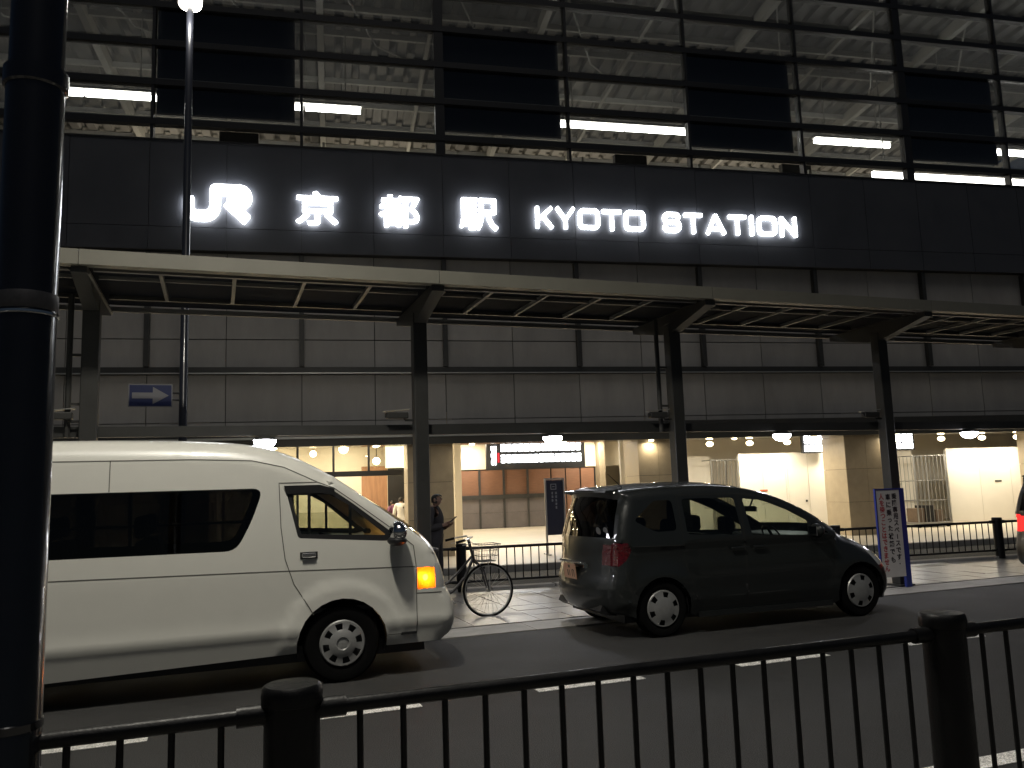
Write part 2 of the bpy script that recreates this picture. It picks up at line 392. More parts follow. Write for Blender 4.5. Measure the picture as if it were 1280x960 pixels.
# bay with the shuttered shop
S = 33.0
box('shop_header', CREAM, st, 2.9, 14.6, S+.1, S+.5, 2.50, 3.62)
u0, _ = at_f(569, 600, S); u1, _ = at_f(690, 600, S); u2, _ = at_f(745, 600, S)
n = 4
for i in range(n):
    a = u0+(u1-u0)*i/n; b = u0+(u1-u0)*(i+1)/n
    sbox('shutter_panel', WOOD, st, a+.03, b-.03, S+.15, S+.2, 1.45, 2.46)
    sbox('shutter_panel', GREYSH, st, a+.01, b-.01, S+.13, S+.18, .12, .72)
    sbox('shutter_panel', GREYSH, st, a+.01, b-.01, S+.13, S+.18, .73, 1.28)
    box('shutter_post', DARKST, st, a-.04, a+.04, S+.08, S+.16, .1, 2.5)
box('shutter_rail', DARKST, st, u0, u1, S+.06, S+.15, 1.28, 1.45)
for k in range(3):
    a = u1+(u2-u1)*k/3; b = u1+(u2-u1)*(k+1)/3
    sbox('shutter_panel', WOOD, st, a+.03, b-.03, S+.15, S+.2, .12, 2.46)
box('shop_back', FRAMEB, st, u0-.1, u2+.1, S+.21, S+.3, .1, 2.5)
box('inner_pier', STONE, st, u2+.05, u2+.30, S-.4, S+.5, .1, 3.6)
# glazed entrance bay beside it
E0 = 22.2
for i in range(5):
    a = -2.75+i*.92
    sbox('glass_pane', GLSHOP, st, a+.03, a+.89, E0-.005, E0+.005, 2.28, 3.58)
    if i in (0, 1): sbox('glass_pane', GLSHOP, st, a+.03, a+.89, E0-.005, E0+.005, .14, 2.14)
    sbox('window_frame', FRAMEB, st, a-.03, a+.03, E0-.04, E0+.04, .1 if i < 3 else 2.2, 3.62)
box('door_header', FRAMEB, st, -2.78, 1.8, E0-.06, E0+.06, 2.14, 2.28)
box('entrance_back_wall', CREAM, st, -4, 4.0, 30.5, 30.7, .1, 3.62)
ua, ub = at_f(452, 600, 27)[0], at_f(484, 600, 27)[0]
box('wood_panel', ORANGEW, st, ua, ub, 27.0, 27.1, .1, 2.55)
box('glass_balustrade', GLSHOP, st, -2.4, 1.2, 24.0, 24.02, .1, 1.2)
box('side_wall', CREAM, st, 3.5, 3.7, 24, 32.9, .1, 3.62)
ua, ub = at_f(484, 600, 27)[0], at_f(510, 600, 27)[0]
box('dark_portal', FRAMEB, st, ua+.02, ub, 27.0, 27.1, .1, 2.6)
ua, za = at_f(482, 585, 26); ub, zb = at_f(507, 557, 26)
box('lit_poster', emis('poster_light', (1, .86, .5), 3.2), st, ua, ub, 26.0, 26.1, za, zb)

# hoardings round the works in the right-hand bays
def hoarding(u0, u1, D, label, npan, dooridx=None):
    o = empty('hoarding', rz=FA); tag(o, label, 'hoarding', None)
    w = (u1-u0)/npan
    for i in range(npan):
        sbox('hoarding_panel', HOARD, o, u0+i*w+.004, u0+(i+1)*w-.004, D, D+.04, .10, 2.46)
    for i in range(npan+1):
        sbox('hoarding_post', ALU, o, u0+i*w-.02, u0+i*w+.02, D+.05, D+.09, .10, 2.40)
    if dooridx is not None:
        a = u0+dooridx*w
        sbox('hoarding_door', HOARD, o, a+.06, a+w-.06, D-.03, D-.002, .14, 1.98)
        sbox('door_knob', DARKST, o, a+w-.16, a+w-.12, D-.07, D-.03, 1.0, 1.06)
    return o
ha = hoarding(at_f(925, 600, 22)[0], at_f(1066, 600, 22)[0], 22.0, 'white hoarding with a plain door between two stone columns', 5, 2)
hb = hoarding(at_f(1186, 600, 22)[0], at_f(1186, 600, 22)[0]+8, 22.0, 'long blank white hoarding beside the caged trolley at the lane fence', 7)
hc = hoarding(at_f(858, 600, 23)[0], at_f(892, 600, 23)[0], 23.2, 'narrow white hoarding strip beside the stone column behind the minivan', 1)
hd = hoarding(at_f(1118, 600, 23)[0], at_f(1143, 600, 23)[0], 23.0, 'narrow white hoarding strip behind the white notice board', 1)
for hh, x, y in ((ha, 955, 613), (hb, 1248, 601)):
    a, z = at_f(x, y, 21.99); box('sticker', mat('red_sticker', (.5, .12, .06), .6) if hh is ha else DARKST, hh, a-.12, a+.12, 21.985, 21.996, z-.025, z+.025)
box('works_back_wall', HOARD, st, 9.2, 26, 25.5, 25.6, .1, 3.6)

# ================================================================== SIGN LETTERS
sign = empty('station_sign', rz=FA)
tag(sign, 'glowing white station name letters mounted on the dark band', 'sign')
LD = D0-.30
def stroke_letter(name, paths, t, w, h, box_, parent, m, D, rnd=True):
    # centre-line strokes in a w x h field (y up) fitted to (u0,u1,z0,z1)
    ua, ub, za, zb = box_; sx = (ub-ua)/w; sz = (zb-za)/h
    mb = MB(); lay = 0
    for p in paths:
        P = [np.array(q, float) for q in p]
        for i in range(len(P)-1):
            d = P[i+1]-P[i]; L = np.hypot(*d); d = d/L; nn = np.array((-d[1], d[0]))*t/2
            a0 = P[i]-(d*t*.0); a1 = P[i+1]
            y0 = D-.001*lay
            mb.prism([(ua+q[0]*sx, za+q[1]*sz) for q in (a0-nn, a1-nn, a1+nn, a0+nn)], y0, D+.08); lay += 1
            if i < len(P)-2:
                y0 = D-.001*lay
                mb.prism([(ua+(P[i+1][0]+t/2*math.cos(q))*sx, za+(P[i+1][1]+t/2*math.sin(q))*sz) for q in np.linspace(0, 2*math.pi, 12, endpoint=False)], y0, D+.08); lay += 1
    return mb.build(name, m, parent)
def arcp(cx, cy, rx, ry, a0, a1, n=8): return [(cx+rx*math.cos(R(a)), cy+ry*math.sin(R(a))) for a in np.linspace(a0, a1, n)]
# joined two-letter emblem: field 268 x 140
J = [[(20, 92), (20, 62)] + arcp(56, 56, 36, 36, 180, 270, 6) + [(80, 20)] + arcp(84, 60, 40, 40, 270, 360, 7) + [(124, 121), (212, 121)] + arcp(222, 95, 27, 26, 90, -90, 8) + [(172, 69)], [(172, 74), (250, 8)]]
stroke_letter('emblem', J, 39, 268, 140, (-3.42, -1.87, 8.20, 9.10), sign, WHITEE, LD)
for ch, a, b, z0, z1 in (('京', -.85, .16, 8.19, 9.05), ('都', 1.135, 2.16, 8.20, 9.05), ('駅', 3.15, 4.16, 8.20, 9.06)):
    me = fit_text(text_mesh(ch, 1, .0, .03), b-a-.05, z1-z0-.05); vv = [v.co.copy() for v in me.vertices]; pf = [tuple(p.vertices) for p in me.polygons]; mb = MB()
    for k_, (dx, dz) in enumerate(((0, 0), (.016, 0), (-.016, 0), (0, .013), (0, -.013), (.011, .010), (-.011, .010), (.011, -.010), (-.011, -.010))):
        mb.add([(v.x+dx, v.y-.0012*k_, v.z+dz) for v in vv], pf)
    link('letter', mb.mesh('letter', fix=False), WHITEE, sign, ((a+b)/2, LD+.03, (z0+z1)/2))
t = 12.5
Ol = [[(8+14, 8)] + arcp(78, 22, 14, 14, 270, 360, 5) + arcp(78, 58, 14, 14, 0, 90, 5) + arcp(22, 58, 14, 14, 90, 180, 5) + arcp(22, 22, 14, 14, 180, 270, 5)]
LET = {'K': (78, [[(8, 0), (8, 80)], [(72, 78), (18, 36)], [(30, 46), (74, 0)]]),
       'Y': (88, [[(6, 80), (44, 34)], [(82, 80), (44, 34)], [(44, 36), (44, 0)]]),
       'O': (100, Ol), 'T': (88, [[(0, 72.5), (88, 72.5)], [(44, 72), (44, 0)]]),
       'S': (88, [[(80, 55)] + arcp(66, 59, 13, 13, 10, 90, 4) + arcp(22, 58, 14, 14, 90, 180, 4) + arcp(22, 54, 14, 13, 180, 270, 4) + arcp(66, 26, 14, 15, 90, 0, 4) + arcp(66, 22, 14, 14, 0, -90, 4) + arcp(22, 22, 14, 14, 270, 180, 4) + [(8, 26)]]),
       'A': (96, [[(5, 0), (48, 76)], [(91, 0), (48, 76)], [(24, 22), (72, 22)]]),
       'I': (18, [[(9, 0), (9, 80)]]), 'N': (86, [[(8, 0), (8, 80)], [(8, 74), (78, 6)], [(78, 0), (78, 80)]])}
def word(wd, a, b, z0, z1, gap=10):
    tot = sum(LET[c][0] for c in wd)+gap*(len(wd)-1); s = (b-a)/tot; x = a
    for c in wd:
        w, p = LET[c]; stroke_letter('letter', p, t, w, 80, (x, x+w*s, z0, z1), sign, WHITEE, LD); x += (w+gap)*s
word('KYOTO', 5.15, 8.16, 8.34, 8.90, 13); word('STATION', 8.66, 12.63, 8.34, 8.90, 20)

# ------------------------------------------------------------------ lights of the station
for i, (a, b) in enumerate(((-9.2, -5.1), (-2.6, .95), (7.45, 12.1), (16.97, 20.1), (24.2, 28.0))):
    o = empty('fluorescent_light', rz=FA)
    nb = ['beside the black lamp post', 'above the emblem', 'above the Latin letters', 'past the end of the lettering', 'farthest along the glazed top'][i]
    tag(o, 'long fluorescent light under the platform roof '+nb, 'light', 'fluorescent lights under the platform roof')
    nt_ = 2
    for k in range(nt_):
        x0 = a+(b-a)*k/nt_; x1 = a+(b-a)*(k+1)/nt_
        MB().tube([(x0+.04, 25, 13.72), (x1-.04, 25, 13.72)], .085, 10).build('tube', TUBEE, o)
    box('housing', BEAMM, o, a, b, 24.88, 25.12, 13.84, 13.92)
    for x in (a+.5, b-.5): MB().tube([(x, 25, 13.9), (x, 25, zr(25)+.01)], .02, 6).build('hanger', BEAMM, o)
slot = empty('light_panel', rz=FA); tag(slot, 'bright white strip light in the slot above the dark band', 'light')
ua, za = at_f(1092, 218, 23); ub = U1-1
box('diffuser', emis('strip_light', (1, .97, .9), 7), slot, ua, ub, 23.0, 23.1, za-.12, za+.12)
box('housing', BEAMM, slot, ua, ub, 23.02, 23.12, za+.121, za+.2)
for x in np.arange(ua+.5, ub, 2.5): MB().tube([(x, 23.06, za+.19), (x, 23.06, zr(23)+.01)], .02, 6).build('hanger', BEAMM, slot)
dl = [(360, 0), (390, 0), (470, 0), (505, 0), (586, 0)]
def downlight(u, D, e=55, z=3.62, col=(1, .89, .70), label='small warm downlight in the station ceiling', grp='downlights in the station ceiling', parent=None):
    o = empty('downlight', rz=FA); tag(o, label, 'light', grp)
    if z < 3.6:                                             # lamp heads hung in front of the hoardings
        mb = MB(); ell(mb, (u, D, z), (.10, .10, .07), 16, 10); mb.build('lens', WARME, o, True)
        MB().tube([(u, D, z+.06), (u, D, 3.63)], .018, 8).build('stem', ALU, o)
        light('downlight_lamp', 'AREA', (u, D, z-.09), e, col, o, .2); return
    MB().lathe([(.0, z-.012), (.09, z-.012), (.09, z-.002)], (u, D, 0), n=14).build('lens', WARME, o)
    MB().lathe([(.09, z-.02), (.13, z-.02), (.13, z-.001)], (u, D, 0), n=14).build('ring', ALU, o)
    light('downlight_lamp', 'AREA', (u, D, z-.04), e, col, o, .25)
for D in (21.9, 25.2, 29.0, 32.2):
    for u in (-7, -2.0, .4, 5.3, 10.5, 12.6):
        if D < 26 and u > 9: continue
        if D > 25.5 and u > 12: continue
        downlight(u, D, 108)
for x_ in (887, 937, 984, 1048, 1120, 1177, 1228, 1272, 1330): downlight(at_f(x_, 560, 21.4)[0], 21.38, 42, z=2.74, label='small round lamp head hung in front of the white hoardings', grp='lamp heads before the hoardings')
for i in range(-6, 10):                                     # little lights in the eave
    u = 1.0+i*2.35
    o = empty('eave_light', rz=FA); tag(o, 'tiny round light under the dark eave of the station', 'light', 'eave lights of the station')
    MB().lathe([(.001, 2.765), (.04, 2.772), (.065, 2.79), (.07, 2.815)], (u, D0-.10, 0), n=12).build('lens', WARME, o, True)
    MB().lathe([(.0705, 2.805), (.09, 2.805), (.09, 2.8195)], (u, D0-.10, 0), n=12).build('ring', ALU, o)
    if -3 < i < 9: light('eave_lamp', 'AREA', (u, D0-.10, 2.75), 9, (1, .86, .62), o, .12)
# pendant lamps inside the entrance
for u, D, z, r in ((.3, 24.5, 3.0, .14), (-.6, 26, 2.95, .10), (1.25, 24.5, 2.62, .11)):
    o = empty('pendant_lamp', rz=FA); tag(o, 'warm globe pendant lamp inside the glazed entrance', 'lamp', 'pendant lamps in the entrance')
    MB().lathe([(r*math.sin(a), z-r*math.cos(a)) for a in np.linspace(0.01, math.pi-.01, 9)], (u, D, 0), n=14).build('globe', WARME, o, True)
    MB().tube([(u, D, z+r-.01), (u, D, 3.625)], .012, 6).build('cord', FRAMEB, o)
    light('globe_lamp', 'POINT', (u, D, z-r-.08), 20, (1, .75, .45), o, .1)

# shop signs with lit characters (too glared to read: glowing character blocks)
def glow_rows(parent, u0, u1, z0, z1, D, n, m, seed, redm=None):
    rr = random.Random(seed); w = (u1-u0)/n
    for i in range(n):
        mb = MB(); a = u0+i*w; h = z1-z0; lay = 0
        for s in range(3):
            zz = z0+h*(.08+.34*s); mb.box(a+w*.1, a+w*(.75+.2*rr.random()), D-.02-.001*lay, D, zz, zz+h*.2); lay += 1
        for s in range(2):
            xx = a+w*(.12+.42*s+.15*rr.random()); mb.box(xx, xx+w*.2, D-.02-.001*lay, D, z0+h*.05, z0+h*(.85+.15*rr.random())); lay += 1
        mb.build('character', redm if (redm and i == 0) else m, parent)
shop = empty('shop_sign', rz=FA); tag(shop, 'black shop sign with a glowing white row, its reflection built as a second row and a red mark over the shutters', 'sign')
SA, SB = at_f(608, 565, 31)[0], at_f(731, 565, 31)[0]
z_ = lambda y: at_f(670, y, 31)[1]
box('board', FRAMEB, shop, SA, SB, 31.0, 31.2, z_(586), z_(553.5))
glow_rows(shop, SA+.55, SB-.15, z_(578), z_(567.5), 30.99, 15, WHITEE, 3)
glow_rows(shop, SA+.55, SB-.15, z_(564), z_(554.5), 30.99, 14, WHITEE, 4)  # upper row: the sign's ceiling reflection imitated as glowing blocks
box('red_mark', emis('red_sign_light', (1, .05, .06), 1.2), shop, SA+.43, SA+.50, 30.97, 30.995, z_(577), z_(565))
glow_rows(shop, SA+.16, SA+.40, z_(581), z_(556), 30.99, 1, WHITEE, 5)
for x in (SA+.3, SB-.3): MB().tube([(x, 31.1, z_(553.5)-.02), (x, 31.1, 3.63)], .02, 6).build('hanger', DARKST, shop)
def hang_sign(x0, x1, y0, y1, D, n, lab, seed):
    o = empty('hanging_sign', rz=FA); tag(o, lab, 'sign', None)
    a, b = at_f(x0, y0, D)[0], at_f(x1, y0, D)[0]; za, zb = at_f(x0, y1, D)[1], at_f(x0, y0, D)[1]
    box('board', FRAMEB, o, a-.05, b+.05, D, D+.1, za-.04, zb+.04)
    glow_rows(o, a, b, (za+zb)/2+.02, zb, D-.01, n, WHITEE, seed); glow_rows(o, a, b, za, (za+zb)/2-.02, D-.01, n, WHITEE, seed+1)
    for x in (a+.1, b-.1): MB().tube([(x, D+.05, zb+.03), (x, D+.05, 3.63)], .015, 6).build('hanger', DARKST, o)
hang_sign(1004, 1035, 546, 565, 21.6, 5, 'small dark sign with glowing white rows hanging over the white hoarding', 11)
hang_sign(1119, 1140, 545, 561, 21.6, 3, 'short glowing white sign hanging behind the steel canopy column', 21)
# standing notice board by the lane
o = empty('standing_board', rz=FA); tag(o, 'navy standing notice board with pale vertical writing in a steel frame', 'notice board')
D = 19.0; a, zt = at_f(681, 598, D); b, zb = at_f(707, 668, D)
STEEL = mat('brushed_steel', (.45, .43, .40), .35, metal=.8)
for x in (a, b): MB().box(x-.022, x+.022, D-.02, D+.02, .10, zt).build('post', STEEL, o)
box('top_rail', STEEL, o, a+.023, b-.023, D-.02, D+.02, zt-.04, zt-.001)
for x in (a, b): MB().box(x-.03, x+.03, D-.25, D+.25, .10, .13).build('foot', STEEL, o)
NAVY = mat('navy_board', (.012, .014, .035), .4)
box('board', NAVY, o, a+.024, b-.024, D-.012, D+.012, zb, zt-.05)
FADED = mat('faded_white_ink', (.28, .29, .33), .6)
mb = MB(); mx = (a+b)/2-.03
for q in ((mx-.07, mx+.07, zt-.15, zt-.135), (mx-.07, mx+.07, zt-.27, zt-.255), (mx-.07, mx-.055, zt-.254, zt-.151), (mx+.055, mx+.07, zt-.254, zt-.151), (mx-.03, mx+.03, zt-.21, zt-.195)): mb.box(q[0], q[1], D-.016, D-.013, q[2], q[3])
mb.build('printed_box', FADED, o)
rr = random.Random(5)
for col, n_, x in ((0, 5, mx+.06), (1, 3, mx-.03)):
    for i in range(n_):
        z1 = zt-.33-i*.085; mb = MB()
        for s in range(3): mb.box(x-.028, x+.028*rr.uniform(.4, 1), D-.0160-.0005*s, D-.013, z1-.02*s-.008, z1-.02*s)
        mb.box(x-.006, x+.006, D-.018, D-.013, z1-.055, z1+.005); mb.build('printed_character', FADED, o)

# wire trolleys full of goods behind the fence
def trolley(u0, u1, D, h, label):
    o = empty('wire_trolley', rz=FA); tag(o, label, 'trolley', 'wire cage trolleys')
    W_ = mat('galvanised_wire', (.33, .33, .32), .4, metal=.7)
    d = .8; nb = 8
    for x in (u0, u1):
        for y in (D, D+d): MB().tube([(x, y, .2), (x, y, h)], .022, 8).build('corner_post', W_, o)
    for i in range(1, nb):
        x = u0+(u1-u0)*i/nb
        MB().tube([(x, D, .25), (x, D, h)], .009, 5).build('bar', W_, o); MB().tube([(x, D+d, .25), (x, D+d, h)], .009, 5).build('bar', W_, o)
    for z in (.25, .9, 1.5, h-.03):
        for y in (D, D+d): MB().tube([(u0, y, z), (u1, y, z)], .012, 6).build('rail', W_, o)
        for x in (u0, u1): MB().tube([(x, D, z), (x, D+d, z)], .012, 6).build('rail', W_, o)
    box('deck', W_, o, u0-.02, u1+.02, D-.02, D+d+.02, .2, .249)
    for x in (u0+.05, u1-.05):
        for y in (D+.05, D+d-.05): MB().lathe([(.001, -.02), (.055, -.02), (.055, .02), (.001, .02)], (x, y, .155), 'y', 12).build('wheel', RUBBER, o)
a, b = at_f(1144, 600, 21.6)[0], at_f(1183, 600, 21.6)[0]
trolley(a, b, 21.6, 2.28, 'tall wire cage trolley with boxes at its foot by the long hoarding')
a2, b2 = at_f(890, 600, 22.6)[0], at_f(924, 600, 22.6)[0]
trolley(a2, b2, 22.6, 2.35, 'tall empty wire cage trolley between hoardings above the minivan roof')
CARD = mat('cardboard', (.14, .10, .07), .8, var=.2)
for i, (x, w, h) in enumerate(((.08, .3, .42), (.42, .34, .5), (.84, .3, .36))):
    w_ = (b-a)/1.25
    tag(sbox('cardboard_box', CARD if i != 1 else FRAMEB, None, (a+x*w_), a+(x+w)*w_, 21.75, 22.2, .25, .25+h), ['low brown box at the hoarding-strip side of the caged trolley', 'tallest black box in the middle of the caged trolley', 'low brown box at the long-hoarding side of the caged trolley'][i], 'box', 'boxes in the trolley')
    ob = bpy.data.objects[-1] if False else None
for o in [o for o in C.objects if o.name.startswith('cardboard_box')]:
    p = o.location.copy(); q = FU*p.x+FN*p.y; o.location = (q.x, q.y, p.z); o.rotation_euler.z = FA

# ================================================================== ISLAND CANOPY
can = empty('walkway_canopy', (0, 10, 0)); tag(can, 'flat dark steel canopy with beige edge over the island pavement', 'canopy')
CX = [-8.8, -5.05, -1.33, 2.40, 6.09, 9.84, 13.58, 17.3]
YB = -10.0                                                  # parts are written in world y, shifted into the canopy's frame
def cbox(n, m, x0, x1, y0, y1, z0, z1, b=0): return sbox(n, m, can, x0, x1, y0+YB, y1+YB, z0, z1, b)
XL, XR = -9.4, 24
for i in range(len(CX)):
    x = CX[i]
    col = cbox('column', DARKST, x-.088, x+.088, 9.915, 10.085, .02, 3.93, .012)
    cbox('base_plate', DARKST, x-.14, x+.14, 9.86, 10.14, .0195, .045)
    # cross arm, deep at the column and thin at the tips
    for dx in (-.05,):
        MB().prism([(9.0+YB, 4.06), (9.0+YB, 3.99), (9.86+YB, 3.80), (10.14+YB, 3.80), (11.0+YB, 3.97), (11.0+YB, 4.06)], x-.075, x+.075, 'yz').build('cross_arm', ALU if False else DARKST, can)
    cbox('arm_flange', RAFT, x+.076, x+.10, 9.02, 10.98, 3.985, 4.0)
    if i not in (2, 4): continue
    MB().tube([(x-.22, 10.06+YB, 4.0), (x-.22, 10.06+YB, 2.40)], .032, 8).build('drain_pipe', DARKST, can)
    for z in (3.3, 2.75): cbox('pipe_clip', DARKST, x-.22, x-.08, 10.04, 10.07, z, z+.03)
for i in range(len(CX)-1):
    x0, x1 = CX[i]+.11, CX[i+1]-.11
    cbox('roof_sheet', CANROOF, x0-.1, x1+.1, 9.0, 11.0, 4.11, 4.14)
    cbox('purlin', RAFT, x0, x1, 9.14, 9.19, 4.05, 4.108)
    cbox('purlin', RAFT, x0, x1, 9.55, 9.58, 4.07, 4.108)
    cbox('purlin', DARKST, x0, x1, 10.45, 10.49, 4.06, 4.108)
    for k in range(1, 5):
        xx = CX[i]+(CX[i+1]-CX[i])*k/5
        cbox('rafter', RAFT, xx-.02, xx+.02, 9.20, 10.44, 4.055, 4.105)
    cbox('fascia_front', CANFAS, CX[i]+.003, CX[i+1]-.003, 8.93, 8.995, 4.06, 4.215)
    cbox('fascia_lip', CANFAS, CX[i]+.003, CX[i+1]-.003, 8.996, 9.06, 4.06, 4.08)
    cbox('gutter_edge', RAFT, CX[i]+.003, CX[i+1]-.003, 11.003, 11.05, 4.03, 4.09)
    cbox('tie_beam', DARKST, CX[i], CX[i+1]-.002, 10.087, 10.20, 2.40, 2.52)
for i in range(len(CX)-2):
    x = (CX[i+1]+CX[i+2])/2
    if x > 14 or x < -1: continue
    o = empty('canopy_lamp', (x, 10.14, 2.40)); tag(o, 'round white canopy lamp '+{2: 'just above the van roof', 3: 'in front of the glowing shop sign', 4: 'in front of the first white hoarding', 5: 'past the column with the notice board'}[i+1], 'lamp', 'lamps along the canopy tie beam')
    MB().lathe([(0.001, -.001), (.07, -.001), (.13, -.03), (.135, -.05)], n=20).build('shade', DARKST, o, True)
    MB().lathe([(.128, -.048), (.125, -.085), (.09, -.125), (.05, -.143), (0.001, -.150)], n=20).build('lens', LAMPE, o, True)
    light('lamp_light', 'AREA', (0, 0, -.16), 16, (.95, .95, 1), o, .2)
# cameras clamped to the columns
for i in (2, 3, 4, 5):
    x = CX[i]
    o = empty('security_camera', (x-.09, 10.0, 2.62)); tag(o, 'dark box security camera on the canopy column '+{2: 'behind the van roof', 3: 'behind the van nose', 4: 'behind the minivan roof', 5: 'holding the white notice board'}[i], 'camera', 'cameras on the canopy columns')
    MB().bbox(-.34, -.07, -.05, .05, -.03, .05, b=.012).build('housing', DARKST, o)
    MB().prism([(-.38, .055), (-.38, .064), (-.05, .094), (-.05, .085)], -.062, .062).build('sun_shade', ALU, o)
    MB().tube([(0.0, 0, -.05), (-.1, 0, -.05), (-.12, 0, -.02)], .015, 8).build('arm', DARKST, o)
    MB().lathe([(.001, -.355), (.028, -.355), (.03, -.335)], (0, 0, .01), 'x', 12).build('lens', BLACKPL, o)

# white notice board strapped to a column
nb = empty('notice_board', (9.52, 9.80, .02)); tag(nb, 'tall white notice board with Japanese writing and blue edge on the column', 'notice board')
BLUE = mat('blue_frame_paint', (.02, .035, .22), .45); WSIGN = mat('white_sign_sheet', (.60, .59, .58), .5, var=.04)
nbw, nb0, nb1 = .235, .16, 1.47
box('sheet', WSIGN, nb, -nbw+.021, nbw-.001, -.012, 0, nb0, nb1-.021)
box('frame_side', BLUE, nb, -nbw-.0, -nbw+.02, -.02, .01, nb0, nb1); box('frame_top', BLUE, nb, -nbw+.0205, nbw, -.02, .01, nb1-.02, nb1)
box('back_plate', BLUE, nb, nbw, nbw+.10, -.008, .04, -.0, nb1)
box('strap', DARKST, nb, nbw-.05, nbw+.12, .04, .115, 1.0, 1.04); 
INKB = mat('black_ink', (.015, .015, .02), .6); INKR = mat('red_ink', (.42, .05, .06), .6)
for txt, x, m_, z1 in (('乗降専用スペースです。', .13, INKB, 1.40), ('車に乗った状態でも', .01, INKB, 1.40), ('人を待つことはできません', -.115, INKR, 1.40)):
    n_ = len(txt); st_ = (1.40-.34)/10.6 if m_ is INKB else (1.40-.28)/11.6
    if n_ == 9: st_ = (1.40-.38)/8.8
    for i, ch in enumerate(txt):
        if ch == 'ー':
            o = MB().box(-.006, .006, -.002, .001, -.035, .035).build('character', m_, nb); o.location = (x, -.0135, z1-st_*(i+.5)); continue
        me = text_mesh(ch, .098 if ch != '。' else .05, .0022, .001)
        link('character', me, m_, nb, (x, -.0135, z1-st_*(i+.5)))

# ================================================================== FENCES AND POSTS
def fence(name, label, line, posts, z0, ztop, zr_, pr, sp, zb, rail_r, bar_r, group=None, x_end=None):
    # line(x) -> y ; posts: list of x ; straight runs of bars between neighbouring posts
    o = empty(name); tag(o, label, 'fence', group)
    pm = MB().lathe([(.001, 0), (pr, 0), (pr, ztop-z0-.06), (pr*1.08, ztop-z0-.058), (pr*1.10, ztop-z0-.03), (pr*1.06, ztop-z0-.008), (pr*.96, ztop-z0), (.001, ztop-z0+.003)], n=28).mesh('post', True)
    for x in posts: link('post', pm, BLACKP, o, (x, line(x), z0))
    bmsh = MB().tube([(0, 0, zb), (0, 0, zr_)], bar_r, 8, False).mesh('bar', True)
    for a, b in zip(posts[:-1], posts[1:]):
        y0, y1 = line(a), line(b)
        for z, rr_ in ((zr_, rail_r), (zb, rail_r*.8)):
            MB().tube([(a, y0, z), (b, y1, z)], rr_, 12).build('rail', BLACKP, o, True)
            MB().tube([(a+pr*.9, y0+(y1-y0)*(pr*.9)/(b-a), z), (a+pr*.9+.09, y0+(y1-y0)*(pr+.09)/(b-a), z)], rr_*1.35, 12).build('rail_socket', BLACKP, o, True)
            MB().tube([(b-pr*.9-.09, y1-(y1-y0)*(pr+.09)/(b-a), z), (b-pr*.9, y1-(y1-y0)*pr*.9/(b-a), z)], rr_*1.35, 12).build('rail_socket', BLACKP, o, True)
        n_ = int(round((b-a)/sp)); 
        for i in range(n_):
            x = a+(i+.5+.0)*(b-a)/n_
            if x-a < pr*1.3 or b-x < pr*1.3: continue
            link('bar', bmsh, BLACKP, o, (x, y0+(y1-y0)*(x-a)/(b-a), 0))
    return o
fence('guard_fence', 'black tubular guard fence with round capped posts along the near kerb', lambda x: 2.8, [-5.35, -2.6, .235, 2.965, 5.7, 8.4], .14, 1.085, 1.0, .088, .141, .3, .024, .011)
fence('lane_fence', 'low black railing behind the bicycle between pavement and station lane', lambda x: walk_back(x)-.05, [-6.0, -2.7, .6, 3.85, 7.35, 10.85, 14.4, 17.7, 21.0], .02, .80, .715, .085, .14, .17, .024, .010)

def lathe_pole(o, prof, m, n=28): MB().lathe(prof, n=n).build('pole', m, o, True)
# black lamp post beside the camera, its lamp reaching over the road
lp = empty('lamp_post', (-.553, 2.8, .14)); tag(lp, 'thick glossy black lamp post in line with the guard fence', 'lamp post')
GLBLK = mat('gloss_black_post', (.008, .008, .009), .22, coat=.6, var=.2, scale=12)
lathe_pole(lp, [(.12, 0), (.12, .25), (.085, .32), (.083, 2.86), (.079, 2.89), (.077, 7.6), (.001, 7.62)], GLBLK, 36)
MB().lathe([(.084, 2.84), (.092, 2.845), (.092, 2.90), (.082, 2.905)], n=36).build('collar', GLBLK, lp, True)
MB().lathe([(.0842, 2.125), (.0862, 2.128), (.0862, 2.175), (.0842, 2.178)], n=36).build('number_band', mat('grey_tape', (.06, .058, .062), .6, var=.3, scale=60), lp, True)
MB().lathe([(.085, 2.108), (.090, 2.111), (.090, 2.118), (.085, 2.121)], n=36).build('steel_ring', CHROME, lp, True)
MB().lathe([(.083, .90), (.088, .905), (.088, .925), (.083, .93)], n=36).build('collar', GLBLK, lp, True)
MB().tube([(0, 0, 7.4), (.1, .5, 7.75), (.35, 1.3, 7.9), (.5, 1.9, 7.9)], [.045, .04, .035, .03], 10).build('arm', GLBLK, lp, True)
MB().bbox(.38, .72, 1.75, 2.55, 7.86, 7.98, b=.03).build('lamp_head', GLBLK, lp)
box('lens', emis('street_lamp_light', (1, .93, .74), 60), lp, .42, .68, 1.82, 2.48, 7.845, 7.859)
light('street_light', 'AREA', (.55, 2.15, 7.83), 360, (1, .95, .83), lp, .28, size_y=.7)
